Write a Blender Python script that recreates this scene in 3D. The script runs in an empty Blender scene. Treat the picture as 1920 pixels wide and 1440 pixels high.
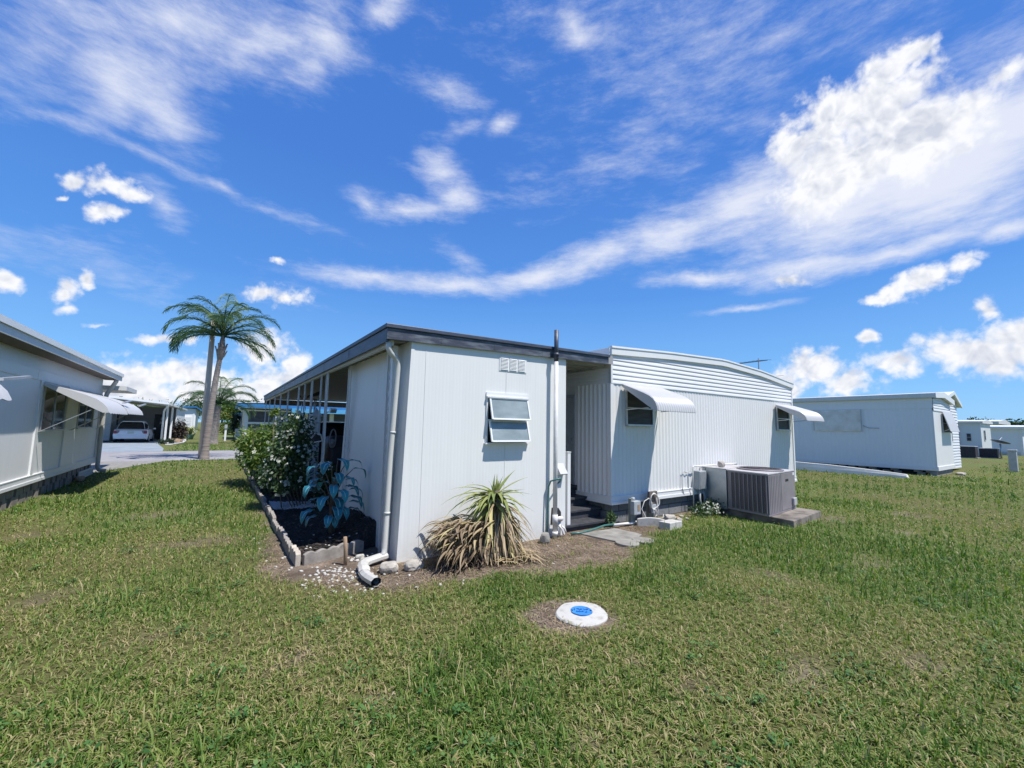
import bpy, bmesh, math, random
import numpy as np
from mathutils import Vector, Matrix, Euler
PI = math.pi
rad = math.radians
random.seed(7)
rng = np.random.default_rng(11)
SC = bpy.context.scene
COL = SC.collection
LOC = {}          # world position of each thing's base, for its parts

# ---------------------------------------------------------------- helpers
def put(o, parent=None):
    COL.objects.link(o)
    if parent is not None:
        o.parent = parent
        LOC[o.name] = LOC[parent.name]
    return o

def tag(o, label=None, cat=None, group=None, kind=None):
    if label: o['label'] = label
    if cat: o['category'] = cat
    if group: o['group'] = group
    if kind: o['kind'] = kind
    return o

def thing(name, label, cat, loc=(0, 0, 0), group=None):
    o = bpy.data.objects.new(name, None)
    o.empty_display_size = 0.2
    o.location = loc
    COL.objects.link(o)
    LOC[o.name] = Vector(loc)
    return tag(o, label, cat, group)

def children(o):
    return [c for c in list(COL.objects) if c.parent == o]

def copy_tree(o, parent=None):
    c = o.copy()
    COL.objects.link(c)
    if parent is not None:
        c.parent = parent
    for ch in children(o):
        copy_tree(ch, c)
    return c

class MB:
    """collects shapes in world coordinates and builds them as one mesh"""
    def __init__(self):
        self.v = []; self.f = []; self.sm = []
    def add(self, vs, fs, smooth=False):
        n = len(self.v)
        self.v += [tuple(p) for p in vs]
        self.f += [tuple(i + n for i in f) for f in fs]
        self.sm += [smooth] * len(fs)
        return self
    def box(self, x0, x1, y0, y1, z0, z1):
        vs = [(x, y, z) for z in (z0, z1) for y in (y0, y1) for x in (x0, x1)]
        return self.add(vs, [(0, 2, 3, 1), (4, 5, 7, 6), (0, 1, 5, 4), (2, 6, 7, 3), (0, 4, 6, 2), (1, 3, 7, 5)])
    def rbox(self, c, s, rot=(0, 0, 0)):
        M = Euler(rot).to_matrix(); c = Vector(c)
        vs = [c + M @ Vector((x * s[0] / 2, y * s[1] / 2, z * s[2] / 2)) for z in (-1, 1) for y in (-1, 1) for x in (-1, 1)]
        return self.add(vs, [(0, 2, 3, 1), (4, 5, 7, 6), (0, 1, 5, 4), (2, 6, 7, 3), (0, 4, 6, 2), (1, 3, 7, 5)])
    def quad(self, a, b, c, d, smooth=False):
        return self.add([a, b, c, d], [(0, 1, 2, 3)], smooth)
    def prism(self, poly, axis, a, b):
        """poly: 2-D outline; axis: the axis it is pushed along from a to b"""
        def P(p, t):
            return {'x': (t, p[0], p[1]), 'y': (p[0], t, p[1]), 'z': (p[0], p[1], t)}[axis]
        n = len(poly)
        vs = [P(p, a) for p in poly] + [P(p, b) for p in poly]
        fs = [tuple(range(n))[::-1], tuple(range(n, 2 * n))]
        fs += [(i, (i + 1) % n, n + (i + 1) % n, n + i) for i in range(n)]
        return self.add(vs, fs)
    def tube(self, pts, r, n=8, caps=True, smooth=True):
        pts = [Vector(p) for p in pts]
        rs = r if isinstance(r, (list, tuple)) else [r] * len(pts)
        vs = []; prev = None
        for i, p in enumerate(pts):
            if i == 0: t = pts[1] - pts[0]
            elif i == len(pts) - 1: t = pts[-1] - pts[-2]
            else: t = (pts[i + 1] - p).normalized() + (p - pts[i - 1]).normalized()
            t.normalize()
            if prev is None:
                u = t.cross(Vector((0, 0, 1)) if abs(t.z) < .9 else Vector((1, 0, 0)))
            else:
                u = prev - t * prev.dot(t)
            u.normalize(); prev = u; w = t.cross(u)
            for k in range(n):
                a = 2 * PI * k / n
                vs.append(p + (u * math.cos(a) + w * math.sin(a)) * rs[i])
        m = len(pts); fs = []
        for i in range(m - 1):
            for k in range(n):
                fs.append((i * n + k, i * n + (k + 1) % n, (i + 1) * n + (k + 1) % n, (i + 1) * n + k))
        self.add(vs, fs, smooth)
        if caps:
            base = len(self.v) - m * n
            self.f += [tuple(base + k for k in range(n))[::-1], tuple(base + (m - 1) * n + k for k in range(n))]
            self.sm += [False, False]
        return self
    def bar(self, p, q, w, h, up=(0, 0, 1)):
        p, q = Vector(p), Vector(q); t = (q - p).normalized()
        u = t.cross(Vector(up))
        if u.length < 1e-4: u = t.cross(Vector((1, 0, 0)))
        u.normalize(); s = u.cross(t)
        vs = []
        for c in (p, q):
            for a, b in ((-1, -1), (1, -1), (1, 1), (-1, 1)):
                vs.append(c + u * a * w / 2 + s * b * h / 2)
        return self.add(vs, [(3, 2, 1, 0), (4, 5, 6, 7), (0, 1, 5, 4), (1, 2, 6, 5), (2, 3, 7, 6), (3, 0, 4, 7)])
    def grid(self, rows, smooth=True, closed=False):
        m, n = len(rows), len(rows[0])
        vs = [p for r in rows for p in r]
        fs = [(i * n + k, i * n + k + 1, (i + 1) * n + k + 1, (i + 1) * n + k) for i in range(m - 1) for k in range(n - 1)]
        if closed:
            fs += [(i * n + n - 1, i * n, (i + 1) * n, (i + 1) * n + n - 1) for i in range(m - 1)]
        return self.add(vs, fs, smooth)
    def lathe(self, prof, c, n=24, smooth=True, wob=None):
        vs = []
        for r, z in prof:
            for k in range(n):
                a = 2 * PI * k / n
                rr = r * (wob[k] if wob else 1)
                vs.append((c[0] + rr * math.cos(a), c[1] + rr * math.sin(a), c[2] + z))
        m = len(prof)
        fs = [(i * n + k, i * n + (k + 1) % n, (i + 1) * n + (k + 1) % n, (i + 1) * n + k) for i in range(m - 1) for k in range(n)]
        self.add(vs, fs, smooth)
        b = len(self.v) - m * n
        if prof[0][0] > 1e-4: self.f.append(tuple(b + k for k in range(n))[::-1]); self.sm.append(False)
        if prof[-1][0] > 1e-4: self.f.append(tuple(b + (m - 1) * n + k for k in range(n))); self.sm.append(False)
        return self
    def build(self, name, mat, parent=None, bevel=0, seg=2, at=None):
        off = LOC[parent.name] if parent is not None else Vector(at or (0, 0, 0))
        me = bpy.data.meshes.new(name)
        me.from_pydata([(p[0] - off.x, p[1] - off.y, p[2] - off.z) for p in self.v], [], self.f)
        me.polygons.foreach_set('use_smooth', self.sm)
        bm = bmesh.new(); bm.from_mesh(me)
        bmesh.ops.recalc_face_normals(bm, faces=bm.faces)
        bm.to_mesh(me); bm.free()
        me.materials.append(mat)
        o = bpy.data.objects.new(name, me)
        put(o, parent)
        if parent is None:
            o.location = off; LOC[o.name] = off
        if bevel:
            m = o.modifiers.new('edge', 'BEVEL'); m.width = bevel; m.segments = seg
            m.limit_method = 'ANGLE'; m.angle_limit = rad(40)
            m.harden_normals = False
        return o

def npmesh(name, V, F, mat, parent=None, attrs=None, at=None, smooth=False):
    """numpy arrays to one mesh; F is (n,3) or (n,4)"""
    off = np.array(LOC[parent.name] if parent is not None else (at or (0, 0, 0)), float)
    V = (np.asarray(V, float) - off).astype(np.float32); F = np.asarray(F, np.int32); k = F.shape[1]
    me = bpy.data.meshes.new(name)
    me.vertices.add(len(V)); me.vertices.foreach_set('co', V.ravel())
    me.loops.add(F.size); me.loops.foreach_set('vertex_index', F.ravel())
    me.polygons.add(len(F))
    me.polygons.foreach_set('loop_start', np.arange(0, F.size, k, dtype=np.int32))
    try: me.polygons.foreach_set('loop_total', np.full(len(F), k, np.int32))
    except Exception: pass
    if smooth: me.polygons.foreach_set('use_smooth', np.ones(len(F), bool))
    for an, av in (attrs or {}).items():
        a = me.attributes.new(an, 'FLOAT', 'POINT'); a.data.foreach_set('value', np.asarray(av, np.float32))
    me.update(calc_edges=True)
    me.materials.append(mat)
    o = bpy.data.objects.new(name, me)
    put(o, parent)
    if parent is None:
        o.location = off; LOC[o.name] = Vector(off)
    return o

# ---------------------------------------------------------------- materials
def node(nt, t, **kw):
    n = nt.nodes.new(t)
    for k, v in kw.items():
        if k == 'inp':
            for i, x in v.items(): n.inputs[i].default_value = x
        else: setattr(n, k, v)
    return n

def newmat(name):
    m = bpy.data.materials.new(name); m.use_nodes = True
    nt = m.node_tree
    return m, nt, nt.nodes['Principled BSDF'], nt.nodes['Material Output']

def ramp(nt, fac, stops):
    r = node(nt, 'ShaderNodeValToRGB')
    e = r.color_ramp.elements
    while len(e) < len(stops): e.new(0.5)
    for i, (p, c) in enumerate(stops):
        e[i].position = p; e[i].color = (c[0], c[1], c[2], 1) if hasattr(c, '__len__') else (c, c, c, 1)
    nt.links.new(fac, r.inputs[0])
    return r.outputs[0]

def mixc(nt, fac, a, b, mode='MIX'):
    n = node(nt, 'ShaderNodeMix', data_type='RGBA', blend_type=mode)
    for s, v in ((n.inputs[0], fac), (n.inputs[6], a), (n.inputs[7], b)):
        if hasattr(v, 'links') or hasattr(v, 'is_linked'): nt.links.new(v, s)
        elif hasattr(v, '__len__'): s.default_value = (v[0], v[1], v[2], 1)
        else: s.default_value = v
    return n.outputs[2]

def noise(nt, vec, scale, detail=4, rough=.55, out=0, dist=0):
    n = node(nt, 'ShaderNodeTexNoise', inp={'Scale': scale, 'Detail': detail, 'Roughness': rough, 'Distortion': dist})
    if vec is not None: nt.links.new(vec, n.inputs['Vector'])
    return n.outputs[out]

def mapping(nt, vec, scale=(1, 1, 1), loc=(0, 0, 0), rot=(0, 0, 0)):
    n = node(nt, 'ShaderNodeMapping')
    n.inputs['Scale'].default_value = scale; n.inputs['Location'].default_value = loc; n.inputs['Rotation'].default_value = rot
    nt.links.new(vec, n.inputs[0]); return n.outputs[0]

def geo(nt): return node(nt, 'ShaderNodeNewGeometry').outputs['Position']

def mathn(nt, op, a, b=0.0, c=0.0, clamp=False):
    n = node(nt, 'ShaderNodeMath', operation=op, use_clamp=clamp)
    for i, v in enumerate((a, b, c)):
        if i >= len(n.inputs): break
        if hasattr(v, 'is_linked'): nt.links.new(v, n.inputs[i])
        else: n.inputs[i].default_value = v
    return n.outputs[0]

def bump(nt, h, bsdf, strength=.3, dist=.01):
    b = node(nt, 'ShaderNodeBump', inp={'Strength': strength, 'Distance': dist})
    nt.links.new(h, b.inputs['Height']); nt.links.new(b.outputs[0], bsdf.inputs['Normal'])

def plain(name, c, c2=None, rough=.6, scale=6., metal=0., spec=.5, bumps=0., bscale=60., lo=.35, hi=.7, stretch=(1, 1, 1)):
    """one colour drifting to a second through noise, with a fine bump"""
    m, nt, b, out = newmat(name)
    c2 = c2 or tuple(x * .8 for x in c)
    p = mapping(nt, geo(nt), stretch)
    f = noise(nt, p, scale, 5, .6)
    nt.links.new(ramp(nt, f, [(lo, c), (hi, c2)]), b.inputs['Base Color'])
    b.inputs['Roughness'].default_value = rough; b.inputs['Metallic'].default_value = metal
    b.inputs['Specular IOR Level'].default_value = spec
    if bumps: bump(nt, noise(nt, geo(nt), bscale, 5, .65), b, bumps, .01)
    return m

def siding(name, c, grime=(.45, .44, .38), amount=.35, rough=.45, groove=0., spots=0.):
    """painted aluminium: faint streaks running down, grime towards the ground, fine vertical grooves"""
    m, nt, b, out = newmat(name)
    p = geo(nt)
    st = noise(nt, mapping(nt, p, (9, 9, .35)), 1.5, 5, .6)
    bl = noise(nt, p, .9, 4, .6)
    f = mathn(nt, 'MULTIPLY', mathn(nt, 'MULTIPLY_ADD', st, 1.6, -.55, True), mathn(nt, 'MULTIPLY_ADD', bl, 1.5, -.3, True), clamp=True)
    sep = node(nt, 'ShaderNodeSeparateXYZ'); nt.links.new(p, sep.inputs[0])
    low = mathn(nt, 'MULTIPLY_ADD', sep.outputs[2], -3.0, 1.15, True)           # splash-back dirt near the ground
    low = mathn(nt, 'MULTIPLY', low, mathn(nt, 'MULTIPLY_ADD', noise(nt, p, 9, 6, .7), 1.6, -.5, True))
    f = mathn(nt, 'ADD', mathn(nt, 'MULTIPLY', f, amount), mathn(nt, 'MULTIPLY', low, amount * 1.3), clamp=True)
    col = mixc(nt, f, c, grime)
    if spots:
        v = node(nt, 'ShaderNodeTexVoronoi', inp={'Scale': 3.1}); nt.links.new(p, v.inputs['Vector'])
        d = mathn(nt, 'LESS_THAN', v.outputs['Distance'], spots)
        col = mixc(nt, d, col, (.22, .13, .08))
    nt.links.new(col, b.inputs['Base Color'])
    b.inputs['Roughness'].default_value = rough
    if groove:
        s = mathn(nt, 'ADD', sep.outputs[0], sep.outputs[1])
        cv = node(nt, 'ShaderNodeCombineXYZ'); nt.links.new(s, cv.inputs[0])
        w = node(nt, 'ShaderNodeTexWave', wave_type='BANDS', bands_direction='X', inp={'Scale': groove, 'Distortion': 0.0})
        nt.links.new(cv.outputs[0], w.inputs['Vector'])
        h = mathn(nt, 'ADD', mathn(nt, 'POWER', w.outputs[1], .25), mathn(nt, 'MULTIPLY', noise(nt, p, 2.2, 3), .8))
        bump(nt, h, b, .10, .006)
    else:
        bump(nt, mathn(nt, 'ADD', noise(nt, p, 1.6, 2), mathn(nt, 'MULTIPLY', noise(nt, p, 6.0, 3), .4)), b, .22, .012)
    return m

def leafmat(name, stops, trans=.35, rough=.5, edge=None):
    """foliage: colour from the per-leaf value 'v', light shining through"""
    m, nt, b, out = newmat(name)
    a = node(nt, 'ShaderNodeAttribute', attribute_name='v')
    col = ramp(nt, a.outputs['Fac'], stops)
    if edge:
        e = node(nt, 'ShaderNodeAttribute', attribute_name='e')
        col = mixc(nt, mathn(nt, 'SMOOTHSTEP' if False else 'GREATER_THAN', e.outputs['Fac'], .9), col, edge)
    nt.links.new(col, b.inputs['Base Color'])
    b.inputs['Roughness'].default_value = rough; b.inputs['Specular IOR Level'].default_value = .35
    tr = node(nt, 'ShaderNodeBsdfTranslucent')
    nt.links.new(mixc(nt, 1, col, (1.1, 1.25, .6), 'MULTIPLY'), tr.inputs[0])
    mx = node(nt, 'ShaderNodeMixShader'); mx.inputs[0].default_value = trans
    nt.links.new(b.outputs[0], mx.inputs[1]); nt.links.new(tr.outputs[0], mx.inputs[2])
    nt.links.new(mx.outputs[0], out.inputs[0])
    return m

def blocks(name, c1, c2, mortar, w=.4, h=.2, gap=.012):
    """concrete blocks on an upright wall, whichever way it runs"""
    m, nt, b, out = newmat(name)
    p = geo(nt); sep = node(nt, 'ShaderNodeSeparateXYZ'); nt.links.new(p, sep.inputs[0])
    cv = node(nt, 'ShaderNodeCombineXYZ')
    nt.links.new(mathn(nt, 'ADD', sep.outputs[0], sep.outputs[1]), cv.inputs[0]); nt.links.new(sep.outputs[2], cv.inputs[1])
    br = node(nt, 'ShaderNodeTexBrick', inp={'Scale': 1., 'Brick Width': w, 'Row Height': h, 'Mortar Size': gap, 'Bias': 0., 'Mortar Smooth': .3})
    br.inputs['Color1'].default_value = (*c1, 1); br.inputs['Color2'].default_value = (*c2, 1); br.inputs['Mortar'].default_value = (*mortar, 1)
    nt.links.new(cv.outputs[0], br.inputs['Vector'])
    n = noise(nt, p, 25, 6, .7)
    col = mixc(nt, .55, br.outputs[0], ramp(nt, n, [(.3, .35), (.7, 1.0)]), 'MULTIPLY')
    nt.links.new(col, b.inputs['Base Color']); b.inputs['Roughness'].default_value = .9
    bump(nt, mathn(nt, 'ADD', mathn(nt, 'MULTIPLY', br.outputs[1], -1.), mathn(nt, 'MULTIPLY', n, .6)), b, .6, .012)
    return m

def glass(name, c=(.02, .025, .03), rough=.05):
    m, nt, b, out = newmat(name)
    n = noise(nt, geo(nt), 2.5, 3)
    nt.links.new(ramp(nt, n, [(.3, c), (.75, tuple(x * 2.2 + .004 for x in c))]), b.inputs['Base Color'])
    b.inputs['Roughness'].default_value = rough; b.inputs['Specular IOR Level'].default_value = .8
    return m

M = {}
M['shed'] = siding('shed_siding', (.74, .735, .705), amount=.38, groove=6.5, spots=.022)
M['home'] = siding('home_siding', (.715, .705, .685), amount=.42, spots=.016)
M['lap'] = siding('lap_siding', (.72, .715, .71), amount=.2)
M['left'] = siding('neighbour_siding', (.75, .745, .73), amount=.45, groove=5.)
M['rightw'] = siding('right_home_siding', (.74, .745, .74), amount=.3)
M['trim'] = siding('white_trim', (.72, .72, .705), amount=.25, rough=.4)
M['oldtrim'] = siding('weathered_trim', (.62, .62, .60), grime=(.30, .29, .25), amount=.6, rough=.5)
M['dirtytrim'] = siding('stained_trim', (.55, .55, .52), grime=(.22, .20, .16), amount=.8, rough=.6)
M['awning'] = siding('awning_paint', (.52, .515, .51), amount=.2, rough=.35)
M['navy'] = plain('dark_fascia_paint', (.040, .048, .070), (.085, .10, .135), .45, 3.5, bumps=.15, stretch=(1, 1, 5))
M['navyworn'] = plain('worn_fascia_paint', (.045, .052, .075), (.16, .18, .21), .5, 4., bumps=.2, lo=.45, hi=.72, stretch=(1, 1, 4))
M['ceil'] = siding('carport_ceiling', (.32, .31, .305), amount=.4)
M['concrete'] = plain('concrete', (.29, .275, .245), (.16, .15, .13), .9, 5, bumps=.3, bscale=70)
M['padconc'] = plain('stained_concrete', (.23, .20, .165), (.095, .08, .068), .9, 3.2, bumps=.35, bscale=60, lo=.4, hi=.62)
M['whiteconc'] = plain('white_concrete', (.47, .455, .42), (.27, .25, .215), .85, 13, bumps=.35, bscale=90, lo=.5, hi=.78)
M['stone'] = plain('limestone', (.46, .42, .36), (.27, .245, .21), .9, 8, bumps=.5, bscale=40)
M['edging'] = plain('edging_concrete', (.33, .30, .265), (.19, .17, .15), .95, 9, bumps=.5, bscale=80)
M['edgepale'] = plain('pale_edging_concrete', (.52, .46, .38), (.36, .31, .26), .95, 12, bumps=.4, bscale=80)
M['pebble'] = plain('white_pebble', (.52, .50, .45), (.34, .32, .28), .8, 15)
M['block'] = blocks('block_skirting', (.16, .17, .18), (.24, .245, .25), (.10, .105, .11))
M['blockbrown'] = plain('old_concrete_block', (.30, .26, .22), (.17, .145, .12), .95, 6, bumps=.4, bscale=50)
M['black'] = plain('black_steps', (.028, .029, .034), (.055, .056, .062), .7, 8, bumps=.2)
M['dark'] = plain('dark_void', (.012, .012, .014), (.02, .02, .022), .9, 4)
M['glass'] = glass('dark_glass')
M['carglass'] = plain('tinted_car_glass', (.010, .011, .013), (.018, .02, .022), .12, 3, spec=.25)
M['screen'] = plain('window_screen', (.018, .018, .022), (.05, .05, .058), .55, 3.0, stretch=(1, 1, 6))
M['frost'] = plain('frosted_glass', (.20, .245, .25), (.30, .35, .355), .16, 2.6, spec=.7, stretch=(1, 1, 2.5))
M['alu'] = plain('aluminium', (.55, .56, .57), (.42, .43, .44), .4, 8, metal=.6)
M['galv'] = plain('galvanised_steel', (.50, .53, .55), (.34, .38, .41), .38, 4.5, metal=.75, bumps=.08, bscale=9)
M['pvc'] = plain('white_pvc', (.72, .71, .68), (.58, .56, .52), .4, 7)
M['spout'] = siding('downspout_paint', (.56, .56, .52), grime=(.33, .27, .22), amount=.55, rough=.5)
M['taupe'] = plain('taupe_metal', (.25, .225, .235), (.20, .18, .188), .45, 4, bumps=.05)
M['taupelight'] = plain('pale_taupe_metal', (.46, .44, .44), (.36, .345, .345), .5, 4)
M['coil'] = plain('condenser_coil', (.045, .038, .044), (.075, .062, .068), .6, 60, bumps=.4, bscale=140)
M['greybox'] = plain('grey_painted_metal', (.40, .425, .44), (.30, .325, .335), .5, 7)
M['tree_post'] = plain('treated_post', (.17, .20, .17), (.27, .27, .22), .9, 5, bumps=.3, stretch=(1, 1, .2))
M['wood'] = plain('grey_wood', (.16, .13, .11), (.10, .085, .075), .9, 7, bumps=.4, stretch=(4, 4, .4))
M['stake'] = plain('stake_wood', (.36, .25, .16), (.24, .16, .10), .85, 12, bumps=.3, stretch=(4, 4, .5))
M['hose'] = plain('green_hose', (.05, .16, .14), (.035, .11, .10), .4, 20)
M['wire'] = plain('white_cable', (.62, .60, .56), (.5, .48, .44), .5, 20)
M['blue'] = plain('blue_cap_paint', (.045, .25, .62), (.03, .18, .5), .4, 18)
M['blueroof'] = plain('blue_roof', (.035, .19, .42), (.025, .13, .32), .5, 2)
M['road'] = plain('road_asphalt', (.30, .285, .28), (.235, .225, .225), .95, 1.3, bumps=.3, bscale=120)
M['drive'] = plain('driveway_concrete', (.27, .31, .33), (.19, .22, .25), .9, 1.1, bumps=.15)
M['gravelw'] = plain('white_gravel_stone', (.62, .62, .62), (.40, .40, .41), .9, 60, bumps=.8, bscale=90)
M['carwhite'] = plain('white_car_paint', (.74, .75, .77), (.70, .71, .74), .18, 2)
M['carblack'] = plain('black_car_paint', (.012, .013, .018), (.018, .02, .026), .12, 2)
M['rubber'] = plain('tyre_rubber', (.02, .02, .02), (.03, .03, .03), .8, 20)
M['lamp_red'] = plain('tail_light', (.30, .03, .05), (.22, .05, .07), .15, 15)
M['plate'] = plain('number_plate', (.42, .50, .46), (.50, .55, .50), .4, 60)
M['trunk'] = plain('palm_trunk', (.30, .26, .225), (.15, .125, .115), .95, 3., bumps=.5, bscale=18, stretch=(1, 1, 9))
M['bark'] = plain('shrub_bark', (.17, .13, .10), (.09, .07, .055), .95, 14, bumps=.4)
M['pole'] = plain('utility_pole_wood', (.58, .50, .41), (.46, .39, .32), .9, 4, bumps=.3, stretch=(5, 5, .3))
M['maroon'] = plain('dark_vinyl_cover', (.016, .011, .014), (.03, .016, .02), .5, 5, bumps=.3, bscale=12)
M['wicker'] = plain('pale_wicker', (.30, .27, .25), (.20, .18, .17), .8, 30, bumps=.4)
M['iron'] = plain('dark_metal', (.02, .02, .024), (.035, .035, .04), .5, 10)
M['dish'] = plain('dish_paint', (.075, .065, .085), (.055, .05, .065), .5, 6)
M['canoe'] = plain('cream_gelcoat', (.80, .76, .67), (.66, .61, .52), .4, 2.)
M['creamwall'] = siding('far_siding', (.64, .66, .64), amount=.3)
M['whitewall'] = siding('far_white_siding', (.76, .77, .78), amount=.2)
M['acdark'] = plain('dark_unit_metal', (.028, .022, .026), (.045, .038, .042), .6, 8, bumps=.2)
M['porchscreen'] = plain('porch_screen', (.045, .048, .06), (.085, .088, .10), .7, 2.2, stretch=(1, 1, 3))
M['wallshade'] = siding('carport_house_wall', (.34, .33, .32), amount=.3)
M['paper'] = plain('paper_notice', (.62, .62, .62), (.55, .55, .55), .8, 9)
M['jasleaf'] = leafmat('jasmine_leaf', [(.0, (.024, .052, .022)), (.5, (.055, .105, .042)), (1, (.12, .18, .075))], .25)
M['yelleaf'] = leafmat('bright_shrub_leaf', [(.0, (.028, .068, .016)), (.45, (.080, .155, .028)), (.8, (.18, .24, .05)), (1, (.34, .26, .07))], .3)
M['darkleaf'] = leafmat('dark_bush_leaf', [(0, (.012, .028, .014)), (1, (.05, .085, .035))], .2)
M['farleaf'] = leafmat('far_tree_leaf', [(0, (.018, .045, .018)), (.6, (.04, .085, .026)), (1, (.085, .13, .045))], .2)
M['bronze'] = leafmat('bronze_leaf', [(0, (.016, .013, .014)), (1, (.05, .035, .03))], .15)
M['frond'] = leafmat('palm_leaflet', [(0, (.034, .085, .032)), (.6, (.085, .155, .058)), (1, (.22, .28, .13))], .25)
M['hosta'] = leafmat('blue_green_leaf', [(0, (.010, .115, .150)), (.5, (.020, .20, .26)), (1, (.05, .34, .42))], .2, .35, edge=(.34, .52, .54))
M['yucca'] = leafmat('yucca_leaf', [(0, (.18, .235, .075)), (.5, (.33, .35, .13)), (1, (.52, .48, .23))], .25)
M['dead'] = leafmat('dead_yucca_leaf', [(0, (.10, .072, .055)), (.35, (.28, .205, .13)), (.75, (.45, .35, .215)), (1, (.54, .48, .22))], .2, .7)
M['root'] = leafmat('yucca_root', [(0, (.03, .022, .02)), (1, (.11, .075, .06))], .05, .9)
M['petal'] = leafmat('white_petal', [(0, (.55, .56, .46)), (1, (.74, .74, .66))], .3)
# ---------------------------------------------------------------- camera, sun, sky
PITCH, ROLL, YAW, FPX = 0.101747813, 0.0186537774, 0.602031841, 790.666
cam_d = bpy.data.cameras.new('camera')
cam = bpy.data.objects.new('camera', cam_d); COL.objects.link(cam)
fw = Vector((math.sin(YAW) * math.cos(PITCH), math.cos(YAW) * math.cos(PITCH), math.sin(PITCH)))
r0 = Vector((math.cos(YAW), -math.sin(YAW), 0)); u0 = r0.cross(fw)
rt = r0 * math.cos(ROLL) + u0 * math.sin(ROLL); up = u0 * math.cos(ROLL) - r0 * math.sin(ROLL)
mw = Matrix((rt, up, -fw)).transposed().to_4x4(); mw.translation = (0, 0, 1.6)
cam.matrix_world = mw
cam_d.sensor_width = 36; cam_d.lens = FPX / 1920 * 36
cam_d.clip_start = .05; cam_d.clip_end = 3000
SC.camera = cam
SC.view_settings.view_transform = 'Standard'; SC.view_settings.look = 'None'
SC.view_settings.gamma = 1; SC.view_settings.exposure = 0.70
SC.cycles.max_bounces = 7; SC.cycles.transparent_max_bounces = 6

SUN = Vector((.56, -1, 2.2)).normalized()
sl = bpy.data.lights.new('sun', 'SUN'); sl.energy = 3.9; sl.angle = rad(.5); sl.color = (1, .965, .91)
so = bpy.data.objects.new('sun', sl); COL.objects.link(so)
so.rotation_euler = SUN.to_track_quat('Z', 'Y').to_euler(); so.location = (6, -10, 22)

def pix_azel(px, py):
    d = fw * 1 + rt * ((px - 960) / FPX) - up * ((py - 720) / FPX); d.normalize()
    return math.atan2(d.x, d.y), math.asin(d.z)

def ellipse(cx, cy, rx, ry, ang):
    """a cloud given as seen on the spot -> its place, half sizes and tilt in azimuth / elevation"""
    a0, e0 = pix_azel(cx, cy); a1, e1 = pix_azel(cx + 4, cy); a2, e2 = pix_azel(cx, cy + 4)
    J = np.array([[(a1 - a0) / 4, (a2 - a0) / 4], [(e1 - e0) / 4, (e2 - e0) / 4]])
    t = rad(ang); Rm = np.array([[math.cos(t), -math.sin(t)], [math.sin(t), math.cos(t)]])
    A = J @ Rm @ np.diag([rx, ry])
    U, S, _ = np.linalg.svd(A)
    return a0, e0, S[0], S[1], math.atan2(U[1, 0], U[0, 0])

W = bpy.data.worlds.new('World'); SC.world = W; W.use_nodes = True
nt = W.node_tree; nt.nodes.clear()
tc = node(nt, 'ShaderNodeTexCoord')
D = tc.outputs['Generated']
sky = node(nt, 'ShaderNodeTexSky', sky_type='NISHITA', sun_disc=False)
sky.sun_elevation = math.asin(SUN.z); sky.sun_rotation = math.atan2(SUN.x, SUN.y)
sky.air_density = 1.0; sky.dust_density = .35; sky.ozone_density = 3.0; sky.altitude = 10
sp = node(nt, 'ShaderNodeSeparateXYZ'); nt.links.new(D, sp.inputs[0])
az = mathn(nt, 'ARCTAN2', sp.outputs[0], sp.outputs[1]); el = mathn(nt, 'ARCSINE', sp.outputs[2])
P0 = node(nt, 'ShaderNodeCombineXYZ'); nt.links.new(az, P0.inputs[0]); nt.links.new(el, P0.inputs[1]); P0 = P0.outputs[0]
def warp(vec, scale, amt, detail=5, rough=.6):
    c = noise(nt, D, scale, detail, rough, out=1)
    s = node(nt, 'ShaderNodeVectorMath', operation='SUBTRACT'); nt.links.new(c, s.inputs[0]); s.inputs[1].default_value = (.5, .5, .5)
    k = node(nt, 'ShaderNodeVectorMath', operation='MULTIPLY_ADD'); nt.links.new(s.outputs[0], k.inputs[0])
    k.inputs[1].default_value = (amt, amt, 0); nt.links.new(vec, k.inputs[2])
    return k.outputs[0]
def split(v):
    s = node(nt, 'ShaderNodeSeparateXYZ'); nt.links.new(v, s.inputs[0]); return s.outputs[0], s.outputs[1]
def field(vec, blobs, smooth):
    acc = None
    for cx, cy, rx, ry, ang, w in blobs:
        a, e, s1, s2, th = ellipse(cx, cy, rx, ry, ang)
        ca, sa = math.cos(th) / s1, math.sin(th) / s1; cb, sb = -math.sin(th) / s2, math.cos(th) / s2
        X, Yc = vec
        u = mathn(nt, 'MULTIPLY_ADD', X, ca, -(a * ca + e * sa)); u = mathn(nt, 'MULTIPLY_ADD', Yc, sa, u)
        q = mathn(nt, 'MULTIPLY_ADD', X, cb, -(a * cb + e * sb)); q = mathn(nt, 'MULTIPLY_ADD', Yc, sb, q)
        uu = mathn(nt, 'MULTIPLY', u, u); d = mathn(nt, 'SQRT', mathn(nt, 'MULTIPLY_ADD', q, q, uu))
        v = mathn(nt, 'MAXIMUM', mathn(nt, 'MULTIPLY_ADD', d, -w, w), -1.0)
        if acc is None: acc = v
        else: acc = mathn(nt, 'SMOOTH_MAX', acc, v, smooth)
    return acc
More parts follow.
